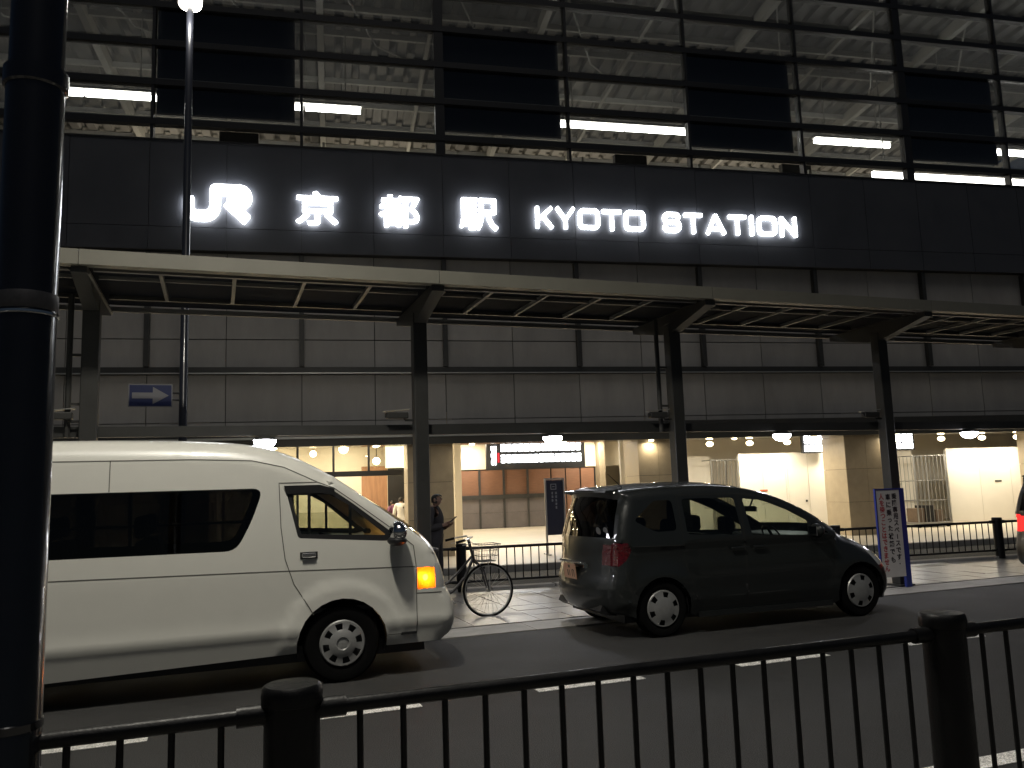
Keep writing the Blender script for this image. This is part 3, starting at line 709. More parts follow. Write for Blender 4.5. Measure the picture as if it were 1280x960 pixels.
# slim lamp post behind the canopy, its lit head at the top of the picture
sp = empty('lamp_post', (-.47, 12.75, 0)); tag(sp, 'slim dark lamp post behind the canopy with a lit lamp head', 'lamp post')
lathe_pole(sp, [(.09, 0), (.09, .3), (.062, .35), (.052, 9.29), (.001, 9.30)], mat('dark_blue_grey_post', (.02, .022, .03), .3, coat=.3), 20)
MB().lathe([(.05, 9.27), (.15, 9.275), (.17, 9.31), (.17, 9.40)], n=20).build('lamp_lens', emis('globe_light', (1, .95, .8), 25), sp, True)
MB().lathe([(.172, 9.395), (.19, 9.40), (.18, 9.50), (.10, 9.58), (.001, 9.60)], n=20).build('lamp_hood', DARKST, sp, True)
light('globe_lamp', 'POINT', (0, -.25, 8.95), 45, (1, .95, .85), sp, .15)
ar = empty('one_way_sign', (-.90, 12.62, 3.17)); tag(ar, 'blue traffic sign with white arrow on the slim lamp post', 'sign')
BLS = mat('blue_sign_face', (.008, .016, .075), .45); ARW = mat('sign_white', (.17, .17, .18), .5)
box('plate', ARW, ar, -.29, .29, -.006, .006, -.165, .165)
box('face', BLS, ar, -.275, .275, -.0085, -.0065, -.15, .15)
MB().prism([(-.24, -.042), (.03, -.042), (.03, -.125), (.24, 0), (.03, .125), (.03, .042), (-.24, .042)], -.0115, -.009).build('arrow', ARW, ar)
MB().tube([(.2, .02, .05), (.38, .11, .05)], .015, 6).build('bracket', DARKST, ar); MB().tube([(.2, .02, -.05), (.38, .11, -.05)], .015, 6).build('bracket', DARKST, ar)
MB().tube([(-.2, .02, .05), (.2, .02, .05)], .012, 6).build('bracket', DARKST, ar)

# ================================================================== VEHICLES
def catmull(pts, step=.04):
    P = [np.array(p, float) for p in pts]; out = []
    for i in range(len(P)-1):
        p0 = P[i-1] if i else 2*P[0]-P[1]; p1, p2 = P[i], P[i+1]; p3 = P[i+2] if i+2 < len(P) else 2*P[-1]-P[-2]
        n_ = max(2, int(np.linalg.norm(p2-p1)/step))
        for k in range(n_):
            t_ = k/n_
            a = .5*((2*p1)+(-p0+p2)*t_+(2*p0-5*p1+4*p2-p3)*t_**2+(-p0+3*p1-3*p2+p3)*t_**3)
            out.append(a)
    out.append(P[-1]); return np.array(out)
def dens(pts, step=.04, closed=True):
    P = [np.array(p, float) for p in pts]; Q = P+[P[0]] if closed else P; out = []
    for a, b in zip(Q[:-1], Q[1:]):
        n_ = max(1, int(np.linalg.norm(b-a)/step))
        for k in range(n_): out.append(a+(b-a)*k/n_)
    if not closed: out.append(Q[-1])
    return np.array(out)
def rounded(poly, r, n=5):                                  # round the corners of a polygon
    P = [np.array(p, float) for p in poly]; out = []
    for i in range(len(P)):
        a, b, c = P[i-1], P[i], P[(i+1) % len(P)]
        d1 = a-b; d2 = c-b; l1, l2 = np.linalg.norm(d1), np.linalg.norm(d2)
        q = min(r, l1*.45, l2*.45); s = b+d1/l1*q; e = b+d2/l2*q
        for k in range(n):
            t_ = k/(n-1); out.append((1-t_)**2*s+2*t_*(1-t_)*b+t_**2*e)
    return [tuple(p) for p in out]
def inside(P, poly):
    x, y = P[:, 0], P[:, 1]; c = np.zeros(len(P), bool); n_ = len(poly); j = n_-1
    for i in range(n_):
        xi, yi = poly[i]; xj, yj = poly[j]
        cond = ((yi > y) != (yj > y))
        with np.errstate(divide='ignore', invalid='ignore'): xx = (xj-xi)*(y-yi)/((yj-yi) if yj != yi else 1e-12)+xi
        c ^= cond & (x < xx); j = i
    return c
def pdist(P, line):
    A = line[:-1]; B = line[1:]; d = np.full(len(P), 1e9)
    for a, b in zip(A, B):
        ab = b-a; L = (ab**2).sum()
        if L < 1e-12: continue
        t_ = np.clip(((P-a)@ab)/L, 0, 1); q = a+t_[:, None]*ab; d = np.minimum(d, np.hypot(P[:, 0]-q[:, 0], P[:, 1]-q[:, 1]))
    return d
def sst(t_): t_ = min(1, max(0, t_)); return t_*t_*(3-2*t_)
def car_shell(parent, top, bottom, w, tum, rf, regions, grooves, wrapcls, bulge, mats, flare=None, gw=.008, gd=.012, step=.05):
    """regions: [(name, polygon)] on the side; grooves: polylines; wrapcls(x,z,s,front)->name; mats: name -> material"""
    top = np.asarray(top); bottom = np.asarray(bottom)
    outline = np.vstack([top, bottom[1:-1]]); ol = outline
    coords = []; edges = []
    def addline(L, closed):
        n0 = len(coords); coords.extend([tuple(p) for p in L]); k = len(L)
        for i in range(k-1): edges.append((n0+i, n0+i+1))
        if closed: edges.append((n0+k-1, n0))
    addline(ol, True)
    for _, poly in regions: addline(dens(poly, .05), True)
    extra = []
    for g in grooves:
        L = dens(g, .05, False); addline(L, False)
        d = np.gradient(L, axis=0); d /= np.maximum(np.hypot(d[:, 0], d[:, 1]), 1e-9)[:, None]; nn = np.stack([-d[:, 1], d[:, 0]], 1)
        extra += [L+nn*gw, L-nn*gw]
    dd = np.gradient(top, axis=0); dd /= np.maximum(np.hypot(dd[:, 0], dd[:, 1]), 1e-9)[:, None]; nin = np.stack([dd[:, 1], -dd[:, 0]], 1)
    rr_ = np.array([rf(*p) for p in top])
    for k in (.06, .18, .38, .65, 1.0): extra.append(top+nin*(rr_*k)[:, None])
    lo, hi = ol.min(0), ol.max(0)
    gx, gz = np.meshgrid(np.arange(lo[0], hi[0], step), np.arange(lo[1], hi[1], step)); extra.append(np.stack([gx.ravel(), gz.ravel()], 1))
    E_ = np.vstack(extra); E_ = E_[inside(E_, [tuple(p) for p in ol])]
    E_ = E_[pdist(E_, np.vstack([ol, ol[:1]])) > .004]
    nc = len(coords); coords.extend([tuple(p) for p in E_])
    V_, _, F_, *_x = delaunay_2d_cdt([Vector(c) for c in coords], edges, [], 0, 1e-4)
    V2 = np.array([(v.x, v.y) for v in V_]); F2 = np.array([f for f in F_ if len(f) == 3])
    cen = V2[F2].mean(1); ok = inside(cen, [tuple(p) for p in ol]); F2 = F2[ok]; cen = cen[ok]
    d = pdist(V2, top); r = np.array([rf(*p) for p in V2]); dc = np.minimum(d, r)
    ins = r-np.sqrt(np.maximum(r*r-(r-dc)**2, 0))
    Y = w-np.array([tum(z) for z in V2[:, 1]])-ins
    if flare: Y = Y+np.array([flare(*p) for p in V2])
    gcen = np.full(len(F2), 1e9); gv = np.full(len(V2), 1e9)
    for g in grooves:
        L = dens(g, .05, False); gv = np.minimum(gv, pdist(V2, L)); gcen = np.minimum(gcen, pdist(cen, L))
    Yg = Y
    reg = np.array(['body']*len(F2), dtype=object)
    for nme, poly in regions: reg[inside(cen, poly)] = nme
    bodyv = []; bodyf = []; bodym = []; parts = {}
    for side in (-1, 1):
        for nme in sorted(set(reg)):
            sel = F2[reg == nme]; gm = np.zeros((reg == nme).sum(), int)
            used, inv = np.unique(sel.ravel(), return_inverse=True); ff = inv.reshape(-1, 3)
            yy = Yg[used]-(.006 if 'window' in nme else 0)
            v = np.stack([V2[used, 0], side*yy, V2[used, 1]], 1)
            if side == 1: ff = ff[:, ::-1]
            if nme == 'body':
                n0 = len(bodyv); bodyv += [tuple(q) for q in v]; bodyf += [tuple(i+n0 for i in q) for q in ff]; bodym += list(gm)
            else: parts.setdefault((nme, side), [v, ff, gm])
    # the skin that wraps over roof, front and rear
    S_ = np.array([math.sin(a) for a in np.linspace(-math.pi/2, math.pi/2, 27)]); S_ = np.sign(S_)*np.abs(S_)
    ye = w-np.array([tum(z) for z in top[:, 1]])-rr_+(np.array([flare(*p) for p in top]) if flare else 0)
    nout = -nin; grid = []
    for i in range(len(top)):
        b_ = bulge(*top[i]); q = 1-S_**2
        if not isinstance(b_, tuple): b_ = (nout[i, 0]*b_, nout[i, 1]*b_)
        grid.append(np.stack([top[i, 0]+b_[0]*q, S_*ye[i], top[i, 1]+b_[1]*q], 1))
    grid = np.array(grid); wp = {}
    for i in range(len(top)-1):
        for j in range(len(S_)-1):
            c = (top[i]+top[i+1])/2; s_ = (S_[j]+S_[j+1])/2; nme = wrapcls(c[0], c[1], s_)
            wp.setdefault((nme, (2 if s_ > 0 else -2) if nme in ('headlight', 'tail_lamp') else 0), []).append((i, j))
    for (nme, wside), cells in wp.items():
        idx = {}; v = []; ff = []
        for i, j in cells:
            f = []
            for a, b in ((i, j), (i+1, j), (i+1, j+1), (i, j+1)):
                if (a, b) not in idx: idx[(a, b)] = len(v); v.append(tuple(grid[a, b]))
                f.append(idx[(a, b)])
            ff.append(tuple(f))
        if nme == 'body':
            n0 = len(bodyv); bodyv += v; bodyf += [tuple(i+n0 for i in f) for f in ff]; bodym += [0]*len(ff)
        else: parts[(nme, wside)] = [np.array(v), ff, [0]*len(ff)]
    def mk(nme, v, f, gm, m_, par):
        me = bpy.data.meshes.new(nme); me.from_pydata([tuple(map(float, q)) for q in v], [], [tuple(int(i) for i in q) for q in f])
        me.materials.append(m_); me.materials.append(SEAMM); me.polygons.foreach_set('material_index', [int(q) for q in gm])
        bm = bmesh.new(); bm.from_mesh(me); bmesh.ops.remove_doubles(bm, verts=bm.verts[:], dist=.0008); bmesh.ops.recalc_face_normals(bm, faces=bm.faces[:]); bm.to_mesh(me); bm.free()
        me.shade_smooth(); me.set_sharp_from_angle(angle=R(35)); return link(nme, me, None, par)
    body = mk('body', bodyv, bodyf, bodym, mats['body'], parent); made = {}
    def side_y(P):
        d_ = pdist(P, top); r_ = np.array([rf(*p) for p in P]); dc_ = np.minimum(d_, r_)
        y_ = w-np.array([tum(z) for z in P[:, 1]])-(r_-np.sqrt(np.maximum(r_*r_-(r_-dc_)**2, 0)))
        return y_+(np.array([flare(*p) for p in P]) if flare else 0)
    for g in grooves:                                       # panel gaps: dark ribbons laid along the skin
        L = dens(g, .02, False); d_ = np.gradient(L, axis=0); d_ /= np.maximum(np.hypot(d_[:, 0], d_[:, 1]), 1e-9)[:, None]; nn = np.stack([-d_[:, 1], d_[:, 0]], 1)
        A_, B_ = L+nn*gw/2, L-nn*gw/2; ya, yb = side_y(A_)+.0022, side_y(B_)+.0022; n_ = len(L)
        for side in (-1, 1):
            v = [(a[0], side*y_, a[1]) for a, y_ in zip(A_, ya)]+[(a[0], side*y_, a[1]) for a, y_ in zip(B_, yb)]
            MB().add(v, [(i, i+1, i+1+n_, i+n_) for i in range(n_-1)]).build('panel_gap', mats.get('gap', SEAMM), parent)
    for (nme, side), (v, f, gm) in sorted(parts.items(), key=lambda kv: '_window' in kv[0][0] or 'visor' in kv[0][0]):
        pn = nme.split(':')[0]; par = parent
        if ':' in nme: par = made.get((nme.split(':')[1], side), parent)
        made[(nme, side)] = mk(pn, v, f, gm, mats[pn], par)
    return body, made
def wheel(parent, x, y, side, r, rr_, m_cover, nh, wd=.19, style=0):
    o = empty('wheel', (x, y, r), parent=parent); s = side
    MB().lathe([(rr_*1.0, s*.0), (rr_*1.03, s*-.006), (r*.80, s*.012), (r*.93, s*.004), (r*.985, s*-.02), (r, s*-.05), (r, s*-(wd-.04)), (r*.95, s*-wd), (rr_, s*-wd)], (0, 0, 0), 'y', 40).build('tyre', RUBBER, o, True)
    MB().lathe([(.001, s*-.05), (rr_, s*-.05)], (0, 0, 0), 'y', 32).build('brake_disc', BLACKPL, o)
    n_ = nh*8
    if style == 0:
        prof = [(rr_*1.0, s*.0), (rr_*.95, s*.012), (rr_*.86, s*.012), (rr_*.60, s*.016), (rr_*.50, s*.028), (rr_*.28, s*.034), (rr_*.24, s*.022), (rr_*.14, s*.024), (.001, s*.026)]
        sk = lambda i, k: i == 2 and (k % 8) in (0, 1, 2, 3)
    else:
        prof = [(rr_*1.0, s*.0), (rr_*.96, s*.012), (rr_*.90, s*.012), (rr_*.62, s*.022), (rr_*.45, s*.03), (rr_*.2, s*.034), (.001, s*.034)]
        sk = lambda i, k: i == 2 and (k % 8) in (1, 2, 3)
    MB().lathe(prof, (0, 0, 0), 'y', n_, sk).build('wheel_cover', m_cover, o, True)
    MB().lathe([(.001, s*-.02), (rr_*.96, s*-.02)], (0, 0, 0), 'y', 32).build('cover_back', BLACKPL, o)
    return o
def wells(parent, xs, w, ra, zc):
    for x in xs:
        for s in (-1, 1):
            n_ = 14; P = [(x+ra*math.cos(a), zc+ra*math.sin(a)) for a in np.linspace(-.25, math.pi+.25, n_)]
            v = [(a, s*(w-.045), b) for a, b in P]+[(a, s*(w-.42), b) for a, b in P]
            f = [(i, i+1, i+1+n_, i+n_) for i in range(n_-1)]+[tuple(range(n_, 2*n_))]
            MB().add(v, f).build('wheel_well', BLACKPL, parent)
def seat(parent, x, y, z, h=.62, lean=.18):
    o = empty('seat', (x, y, z), parent=parent); D_ = mat('seat_fabric', (.02, .02, .02), .9)
    MB().bbox(-.25, .25, -.24, .24, 0, .16, b=.05).build('cushion', D_, o)
    v = [(-.24-lean*0, 0), (-.10, 0), (-.10-lean, h), (-.22-lean, h)]
    mb = MB().prism(v, -.24, .24); mb.build('backrest', D_, o)
    MB().bbox(-.24-lean, -.13-lean, -.13, .13, h+.03, h+.23, b=.045).build('headrest', D_, o)
# ------------------------------------------------------------------ white high-roof van
van = empty('van', (1.09, 8.62, .0)); tag(van, 'white high-roof passenger van with dark side windows and glowing orange signal', 'van')
VX = 1.09; vw = .935
def vx(L): return [(a-VX, b) for a, b in L]
vtop = catmull(vx([(-3.20, .30), (-3.26, .45), (-3.27, .8), (-3.23, 1.4), (-3.16, 1.95), (-3.08, 2.12), (-2.9, 2.19), (-2.0, 2.215), (-1.0, 2.22), (-.2, 2.205), (.3, 2.16), (.62, 2.07), (.92, 1.925), (1.2, 1.735), (1.56, 1.47), (1.86, 1.235), (1.97, 1.12), (2.03, 1.0), (2.065, .88), (2.085, .77), (2.12, .71), (2.155, .62), (2.165, .48), (2.14, .36), (2.06, .29)]), .045)
def arch(cx, ra, z0, n=15, zc=.34): 
    a0 = math.asin((z0-zc)/ra) if abs(z0-zc) < ra else 0
    return [(cx+ra*math.cos(a), zc+ra*math.sin(a)) for a in np.linspace(a0, math.pi-a0, n)]
vbot = dens([tuple(vtop[-1])]+[(1.50-VX, .285)]+arch(0, .405, .29)+[(-1.5-VX, .235)]+[(-1.60-VX, .235)]+arch(-2.02-VX, .405, .25)[0:]+[(-2.5-VX, .25)]+[tuple(vtop[0])], .05, False)
def vtum(z):
    t_ = max(0, z-1.0); a = .045*t_+.055*t_*t_
    if z < .47: a += (.47-z)*.24
    if .44 < z < .60: a -= .013*max(0, 1-abs(z-.485)/.05 if z < .485 else 1-(z-.485)/.115)
    return a
def vr(x, z):
    X = x+VX
    if z > 1.95 or (X < 1.0 and z > 1.7): return .20
    if X > 1.0 and z > 1.1: return .10
    if X > 1.0: return .13
    return .10
def vflare(x, z):
    a = 0
    for cx in (0, -2.02-VX):
        d = math.hypot(x-cx, z-.34)
        if d < .60 and z > .3: a = max(a, .022*min(1, max(0, (.57-d)/.05)))
    return a
win = rounded(vx([(-3.02, 1.765), (.40, 1.758), (.30, 1.47), (.17, 1.215), (-3.02, 1.235)]), .10, 6)
door = vx([(.535, 1.80), (.88, 1.80), (1.02, 1.745), (1.22, 1.60), (1.55, 1.35), (1.755, 1.18), (1.775, 1.0), (1.775, .385), (1.49, .385)])+[(0.30, .30), (-.30, .50)]+vx([(.79, .69), (.66, .90), (.585, 1.12), (.55, 1.4)])
dwin = rounded(vx([(.585, 1.77), (1.0, 1.735), (1.19, 1.60), (1.62, 1.262), (1.50, 1.235), (.70, 1.30)]), .03)
dglass = rounded(vx([(.64, 1.69), (.98, 1.685), (1.14, 1.595), (1.50, 1.29), (.725, 1.335)]), .02)
sig = vx([(1.785, .975), (1.90, .975), (1.955, .965), (1.96, .78), (1.785, .775)])
hl = vx([(1.958, 1.0), (2.2, 1.0), (2.2, .765), (1.963, .775)])
doorline = vx([(.83, .62)])+vx([(.79, .69), (.66, .90), (.585, 1.12), (.55, 1.4), (.535, 1.80)])+vx([(.88, 1.80), (1.02, 1.745), (1.22, 1.60), (1.55, 1.35), (1.755, 1.18), (1.775, 1.0), (1.775, .385), (1.50, .385)])
gutl = vx([(-3.1, 2.035), (-.2, 2.03), (.30, 2.01), (.58, 1.945), (.88, 1.80)])
belt = vx([(-3.2, 1.065), (-1.2, 1.052), (.5, 1.02), (1.765, .985)])
bumpl = vx([(1.778, .74), (2.02, .735)])
sealn = [vx([(-.86, 2.03), (-.86, 1.765)])]
def vcls(x, z, s):
    X = x+VX
    if X > 1.0 and 1.235 < z < 1.80 and abs(s) < .96: return 'windshield'
    if X > 1.9 and .775 < z < .985 and abs(s) > .66: return 'headlight'
    if X > 1.9 and .80 < z < .90 and abs(s) < .62: return 'grille'
    if X > 1.9 and .36 < z < .50 and abs(s) < .93: return 'lower_grille'
    if X < -3 and 1.25 < z < 1.85 and abs(s) < .9: return 'rear_window'
    return 'body'
ORG = emis('orange_signal_light', (1, .33, .03), 5.5)
HLM = mat('headlight_lens', (.55, .56, .55), .08, coat=1.0, spec=.8)
body, made = car_shell(van, vtop, vbot, vw, vtum, vr,
    [('door', door), ('window_trim:door', dwin), ('door_window:door', dglass), ('side_window', win), ('turn_signal', sig), ('headlight', hl)],
    [doorline, gutl, belt, bumpl]+sealn, vcls, lambda x, z: .03+.07*min(1, max(0, (x-.0)/.7)),
    {'gap': mat('van_gap', (.10, .097, .085), .8), 'body': VANW, 'door': VANW, 'window_trim': BLACKPL, 'door_window': GLCLR, 'side_window': GLDARK, 'turn_signal': glass('amber_lens', (1, .30, .03), haze=.6, hcol=(1, .26, .015)), 'headlight': HLM, 'windshield': GLCLR, 'grille': BLACKPL, 'lower_grille': BLACKPL, 'rear_window': GLDARK}, vflare)
for s in (-1, 1):
    sgl = made[('turn_signal', s)]
    box('reflector', CHROME, sgl, .69, .70, s*(vw-.10)-.06, s*(vw-.10)+.06, .775, .975); box('reflector_back', ALU, sgl, .701, .87, s*(vw-.17)-.01, s*(vw-.17)+.01, .775, .975)
    mb = MB(); ell(mb, (.79, s*(vw-.075), .872), (.026, .022, .03), 12, 8); mb.build('bulb', emis('signal_bulb_light', (1, .5, .12), 160), sgl, True)
for s in (-1, 1):
    wheel(van, 0, s*(vw-.03), s, .345, .205, SILVER, 8); wheel(van, -3.11, s*(vw-.03), s, .345, .205, SILVER, 8)
wells(van, (0, -3.11), vw, .40, .34)
box('underbody', BLACKPL, van, -4.25, .78, -vw+.12, vw-.12, .20, .34)
box('floor_pan', BLACKPL, van, -4.2, .85, -vw+.06, vw-.06, .62, .66)
for s in (-1, 1):
    dr = made[('door', s)]
    MB().bbox(-.36, -.235, s*(vw+.012)-.014, s*(vw+.012)+.014, 1.125, 1.165, b=.008).build('handle', CHROME, dr)
    box('handle_recess', BLACKPL, dr, -.375, -.22, s*(vw-.006)-.006, s*(vw-.006)+.006, 1.115, 1.175)
    MB().prism([(.578-VX, 1.775), (.9-VX, 1.775), (1.03-VX, 1.735), (1.03-VX, 1.675), (.9-VX, 1.70), (.60-VX, 1.70)], s*(vw-.052)-.006, s*(vw-.052)+.006).build('rain_visor', BLACKPL, dr)
    for q in (.80, 1.17):
        MB().box(q-VX-.014, q-VX+.014, s*(vw-.05)-.004, s*(vw-.05)+.002, 1.33 if q < 1 else 1.30, 1.70 if q < 1 else 1.58).build('window_divider', BLACKPL, dr)
    mr = empty('mirror', (1.585-VX, s*(vw+.11), 1.315), parent=van)
    mb = MB(); ell(mb, (0, 0, 0), (.085, .12, .105), 18, 12); mb.build('shell', CHROME, mr, True)
    mb = MB(); ell(mb, (-.01, 0, -.075), (.09, .125, .05), 18, 8); mb.build('shell_base', BLACKPL, mr, True)
    MB().tube([(0.02, -s*.08, -.06), (.06, -s*.19, -.06)], .03, 8).build('arm', BLACKPL, mr)
    box('body_moulding', BLACKPL, dr, .405, .683, s*(vw-.018)-.012, s*(vw-.018)+.006, .372, .395)
box('dashboard', BLACKPL, van, .05, .62, -vw+.15, vw-.15, .66, 1.18, b=.05)
sw = empty('steering_wheel', (.0, -.36, 1.22), parent=van); sw.rotation_euler = (0, R(35), 0)
MB().lathe([(.17, -.012), (.182, 0), (.17, .012), (.158, 0), (.17, -.012)], n=24).build('ring', BLACKPL, sw, True)
MB().box(-.16, .16, -.02, .02, -.008, .008).build('spoke', BLACKPL, sw)
for y in (-.42, .42): seat(van, -.38, y, .70, .62)
for x in (-1.35, -2.15, -2.95):
    for y in (-.55, 0, .55): seat(van, x, y, .66, .66)
MB().tube([(-.62, -.6, 1.46), (-3.8, -.6, 1.46)], .012, 6).build('grab_rail', ALU, van)
for x in (-1.8, -2.7): MB().tube([(x, -.62, .66), (x, -.62, 1.95)], .016, 8).build('grab_pole', ALU, van)
box('headliner', mat('headliner_fabric', (.35, .34, .31), .9), van, -4.1, -.4, -.62, .62, 1.97, 1.99)

# ------------------------------------------------------------------ dark minivan
def minivan(name, loc, label, paint, lit, sz=1.0):
    fr = empty(name, loc); tag(fr, label, 'car')
    w = .845
    top_ = catmull([(-.46, .26), (-.55, .30), (-.595, .42), (-.59, .58), (-.56, .70), (-.54, .85), (-.525, 1.02), (-.50, 1.14), (-.45, 1.34), (-.39, 1.51), (-.42, 1.585), (-.36, 1.615), (-.1, 1.64), (.35, 1.655), (.8, 1.65), (1.2, 1.61), (1.6, 1.515), (2.05, 1.325), (2.38, 1.13), (2.58, 1.01), (2.78, .93), (2.98, .84), (3.12, .745), (3.21, .64), (3.26, .53), (3.28, .42), (3.27, .28), (3.22, .20)], .04)
    bot_ = dens([tuple(top_[-1]), (3.12, .20)]+arch(2.74, .345, .22, 15, .31)+[(2.36, .20), (.39, .21)]+arch(0, .345, .23, 15, .31)+[(-.38, .25), tuple(top_[0])], .05, False)
    def tm(z):
        a = max(0, z-.98); q = .10*a+.13*a*a
        if z < .42: q += (.42-z)*.18
        if z < .98: q += .02*(1-math.cos((z-.62)*9))*.5 if .42 < z < .98 else 0
        return q
    def rf(x, z):
        if x < -.1 and z > 1.05: return .13
        if x < -.2: return .17
        if x > 2.45: return .24
        if z > 1.2: return .12
        return .14
    def fl(x, z):
        a = 0
        for cx in (0, 2.74):
            d = math.hypot(x-cx, z-.31)
            if d < .50 and z > .2: a = max(a, .018*min(1, max(0, (.50-d)/.12)))
        return a
    qw = rounded([(-.30, 1.28), (-.02, 1.49), (.21, 1.49), (.23, 1.15), (-.04, 1.145)], .05)
    rw = rounded([(.34, 1.50), (1.04, 1.49), (1.08, 1.06), (.36, 1.10)], .05)
    fw_ = rounded([(1.16, 1.475), (1.42, 1.445), (1.74, 1.325), (2.02, 1.18), (2.02, 1.015), (1.22, 1.05)], .03)
    tri = rounded([(2.08, 1.15), (2.33, 1.02), (2.09, 1.01)], .02)
    rdoor = [(.29, 1.54), (1.10, 1.53), (1.115, .29), (.46, .29), (.385, .55), (.30, .80)]
    fdoor = [(1.118, 1.53), (1.44, 1.485), (1.76, 1.365), (2.05, 1.20), (2.36, 1.0), (2.38, .62), (2.27, .29), (1.118, .29)]
    tail = [(-.8, 1.05), (-.40, 1.04), (-.36, .96), (-.42, .86), (-.50, .79), (-.8, .78)]
    hl_ = [(2.86, .82), (3.9, .74), (3.9, .57), (3.02, .60)]
    def cls(x, z, s):
        if x < -.3 and 1.11 < z < 1.515 and abs(s) < .985: return 'rear_window'
        if x < -.3 and .80 < z < 1.04 and abs(s) > .80: return 'tail_lamp'
        if x < -.3 and .76 < z < .80 and abs(s) < .5: return 'tailgate_trim'
        if x > 1.5 and 1.10 < z < 1.48 and abs(s) < .97: return 'windshield'
        if x > 2.9 and .58 < z < .76 and abs(s) > .62: return 'headlight'
        if x > 3.0 and .30 < z < .46 and abs(s) < .85: return 'lower_grille'
        return 'body'
    RED = mat('red_tail_lens', (.065, .003, .006), .15, coat=1.0, var=.6, scale=30) if not lit else emis('lit_tail_lamp', (1, .035, .03), 1.5)
    b_, md = car_shell(fr, top_, bot_, w, tm, rf,
        [('sliding_door', rdoor), ('front_door', fdoor), ('quarter_window', qw), ('door_window:sliding_door', rw), ('door_window:front_door', fw_), ('corner_window:front_door', tri), ('tail_lamp', tail), ('headlight', hl_)],
        [rdoor+[rdoor[0]], fdoor+[fdoor[0]], [(-.34, 1.0), (.29, .985)], [(-.45, .74), (-.38, .45)]], cls, lambda x, z: (.30*sst((x-1.2)/2.0)-.14*sst((-.1-x)/.4), .045*sst((z-1.0)/.5)),
        {'body': paint, 'sliding_door': paint, 'front_door': paint, 'quarter_window': GLDARK, 'door_window': GLCLR, 'corner_window': GLCLR, 'tail_lamp': RED, 'headlight': HLM, 'rear_window': GLDARK, 'windshield': GLCLR, 'lower_grille': BLACKPL, 'tailgate_trim': CHROME}, fl, step=.05)
    for s in (-1, 1):
        wheel(fr, 0, s*(w-.025), s, .31, .20, SILVER, 6, .17, 1); wheel(fr, 2.74, s*(w-.025), s, .31, .20, SILVER, 6, .17, 1)
        mr = empty('mirror', (2.10, s*(w+.05), 1.06), parent=fr)
        mb = MB(); ell(mb, (0, 0, 0), (.07, .11, .085), 18, 12); mb.build('shell', paint, mr, True)
        MB().box(-.075, -.066, -.08, .08, -.055, .055).build('mirror_glass', CHROME, mr)
        MB().tube([(.0, -s*.06, -.05), (.04, -s*.16, -.06)], .025, 8).build('arm', BLACKPL, mr)
        for (dn, x) in ((('sliding_door', s), 1.0), (('front_door', s), 1.30)):
            MB().bbox(x-.09, x+.09, s*(w+.012)-.012, s*(w+.012)+.012, .90, .93, b=.008).build('handle', paint, md[dn])
        MB().bbox(2.3, 2.9, s*(w-.05)-.02, s*(w-.05)+.02, .155, .20, b=.01) if False else None
        sp_ = [(.45, .24), (2.3, .23), (2.3, .17), (.45, .18)]
        MB().prism(sp_, s*(w-.04)-.03, s*(w-.04)+.012).build('side_skirt', paint, fr)
    MB().prism([(2.95, .24), (3.30, .26), (3.36, .19), (3.34, .15), (2.95, .16)], -w+.30, w-.30).build('front_lip', BLACKPL, fr)
    MB().prism([(-.46, .32), (-.63, .36), (-.66, .30), (-.60, .26), (-.46, .24)], -w+.26, w-.26).build('rear_lip', BLACKPL, fr)
    MB().prism([(-.36, 1.63), (-.52, 1.62), (-.53, 1.60), (-.40, 1.56)], -w+.26, w-.26).build('roof_spoiler', paint, fr)
    wells(fr, (0, 2.74), w, .34, .31)
    box('underbody', BLACKPL, fr, -.42, 3.1, -w+.14, w-.14, .17, .30); box('floor_pan', BLACKPL, fr, -.5, 3.0, -w+.08, w-.08, .40, .43)
    box('dashboard', BLACKPL, fr, 2.0, 2.6, -w+.12, w-.12, .43, 1.0, b=.04)
    sw_ = empty('steering_wheel', (1.86, -.36, .98), parent=fr); sw_.rotation_euler = (0, R(62), 0)
    MB().lathe([(.165, -.012), (.18, 0), (.165, .012), (.15, 0), (.165, -.012)], n=24).build('ring', BLACKPL, sw_, True)
    MB().box(-.15, .15, -.02, .02, -.008, .008).build('spoke', BLACKPL, sw_)
    for x in (1.55, .75, -.02):
        for y in (-.37, .37): seat(fr, x, y, .50, .53)
    rm = empty('rear_view_mirror', (1.82, 0, 1.32), parent=fr); MB().bbox(-.02, .02, -.12, .12, -.035, .035, b=.012).build('housing', BLACKPL, rm); MB().tube([(0, 0, .03), (.05, 0, .12)], .012, 6).build('stem', BLACKPL, rm)
    if not lit:
        pl = empty('number_plate', (-.735, .02, .70), parent=fr); pl.rotation_euler = (0, R(-6), 0)
        PEACH = mat('peach_plate', (.52, .30, .20), .45); box('plate', PEACH, pl, -.006, .004, -.165, .165, -.085, .085)
        INK = mat('plate_ink', (.05, .05, .03), .6)
        for yy, zz, h_, w2 in ((-.12, -.02, .08, .012), (-.07, -.02, .08, .012), (-.095, .02, .012, .03), (.0, -.02, .07, .012), (.05, -.02, .07, .02), (0.0, .055, .03, .05)):
            box('plate_mark', INK, pl, -.0085, -.0062, yy-w2/2, yy+w2/2, zz-h_/2, zz+h_/2)
        box('plate_garnish', CHROME, fr, -.745, -.66, -.30, .30, .80, .825, b=.006)
        MB().tube([(-.22, -.45, 1.63), (-.42, -.45, 1.81)], [.008, .003], 6).build('aerial', BLACKPL, fr)
        for yy in (-.48, -.58): 
            mb = MB(); mb.lathe([(.001, 0), (.045, 0), (.045, .002), (.001, .002)], (0, 0, 0), 'x', 16); o = mb.build('sticker', ARW, fr); o.location = (-.585 if yy > -.5 else -.545, yy, 1.17); o.rotation_euler = (0, R(-14), R(8))
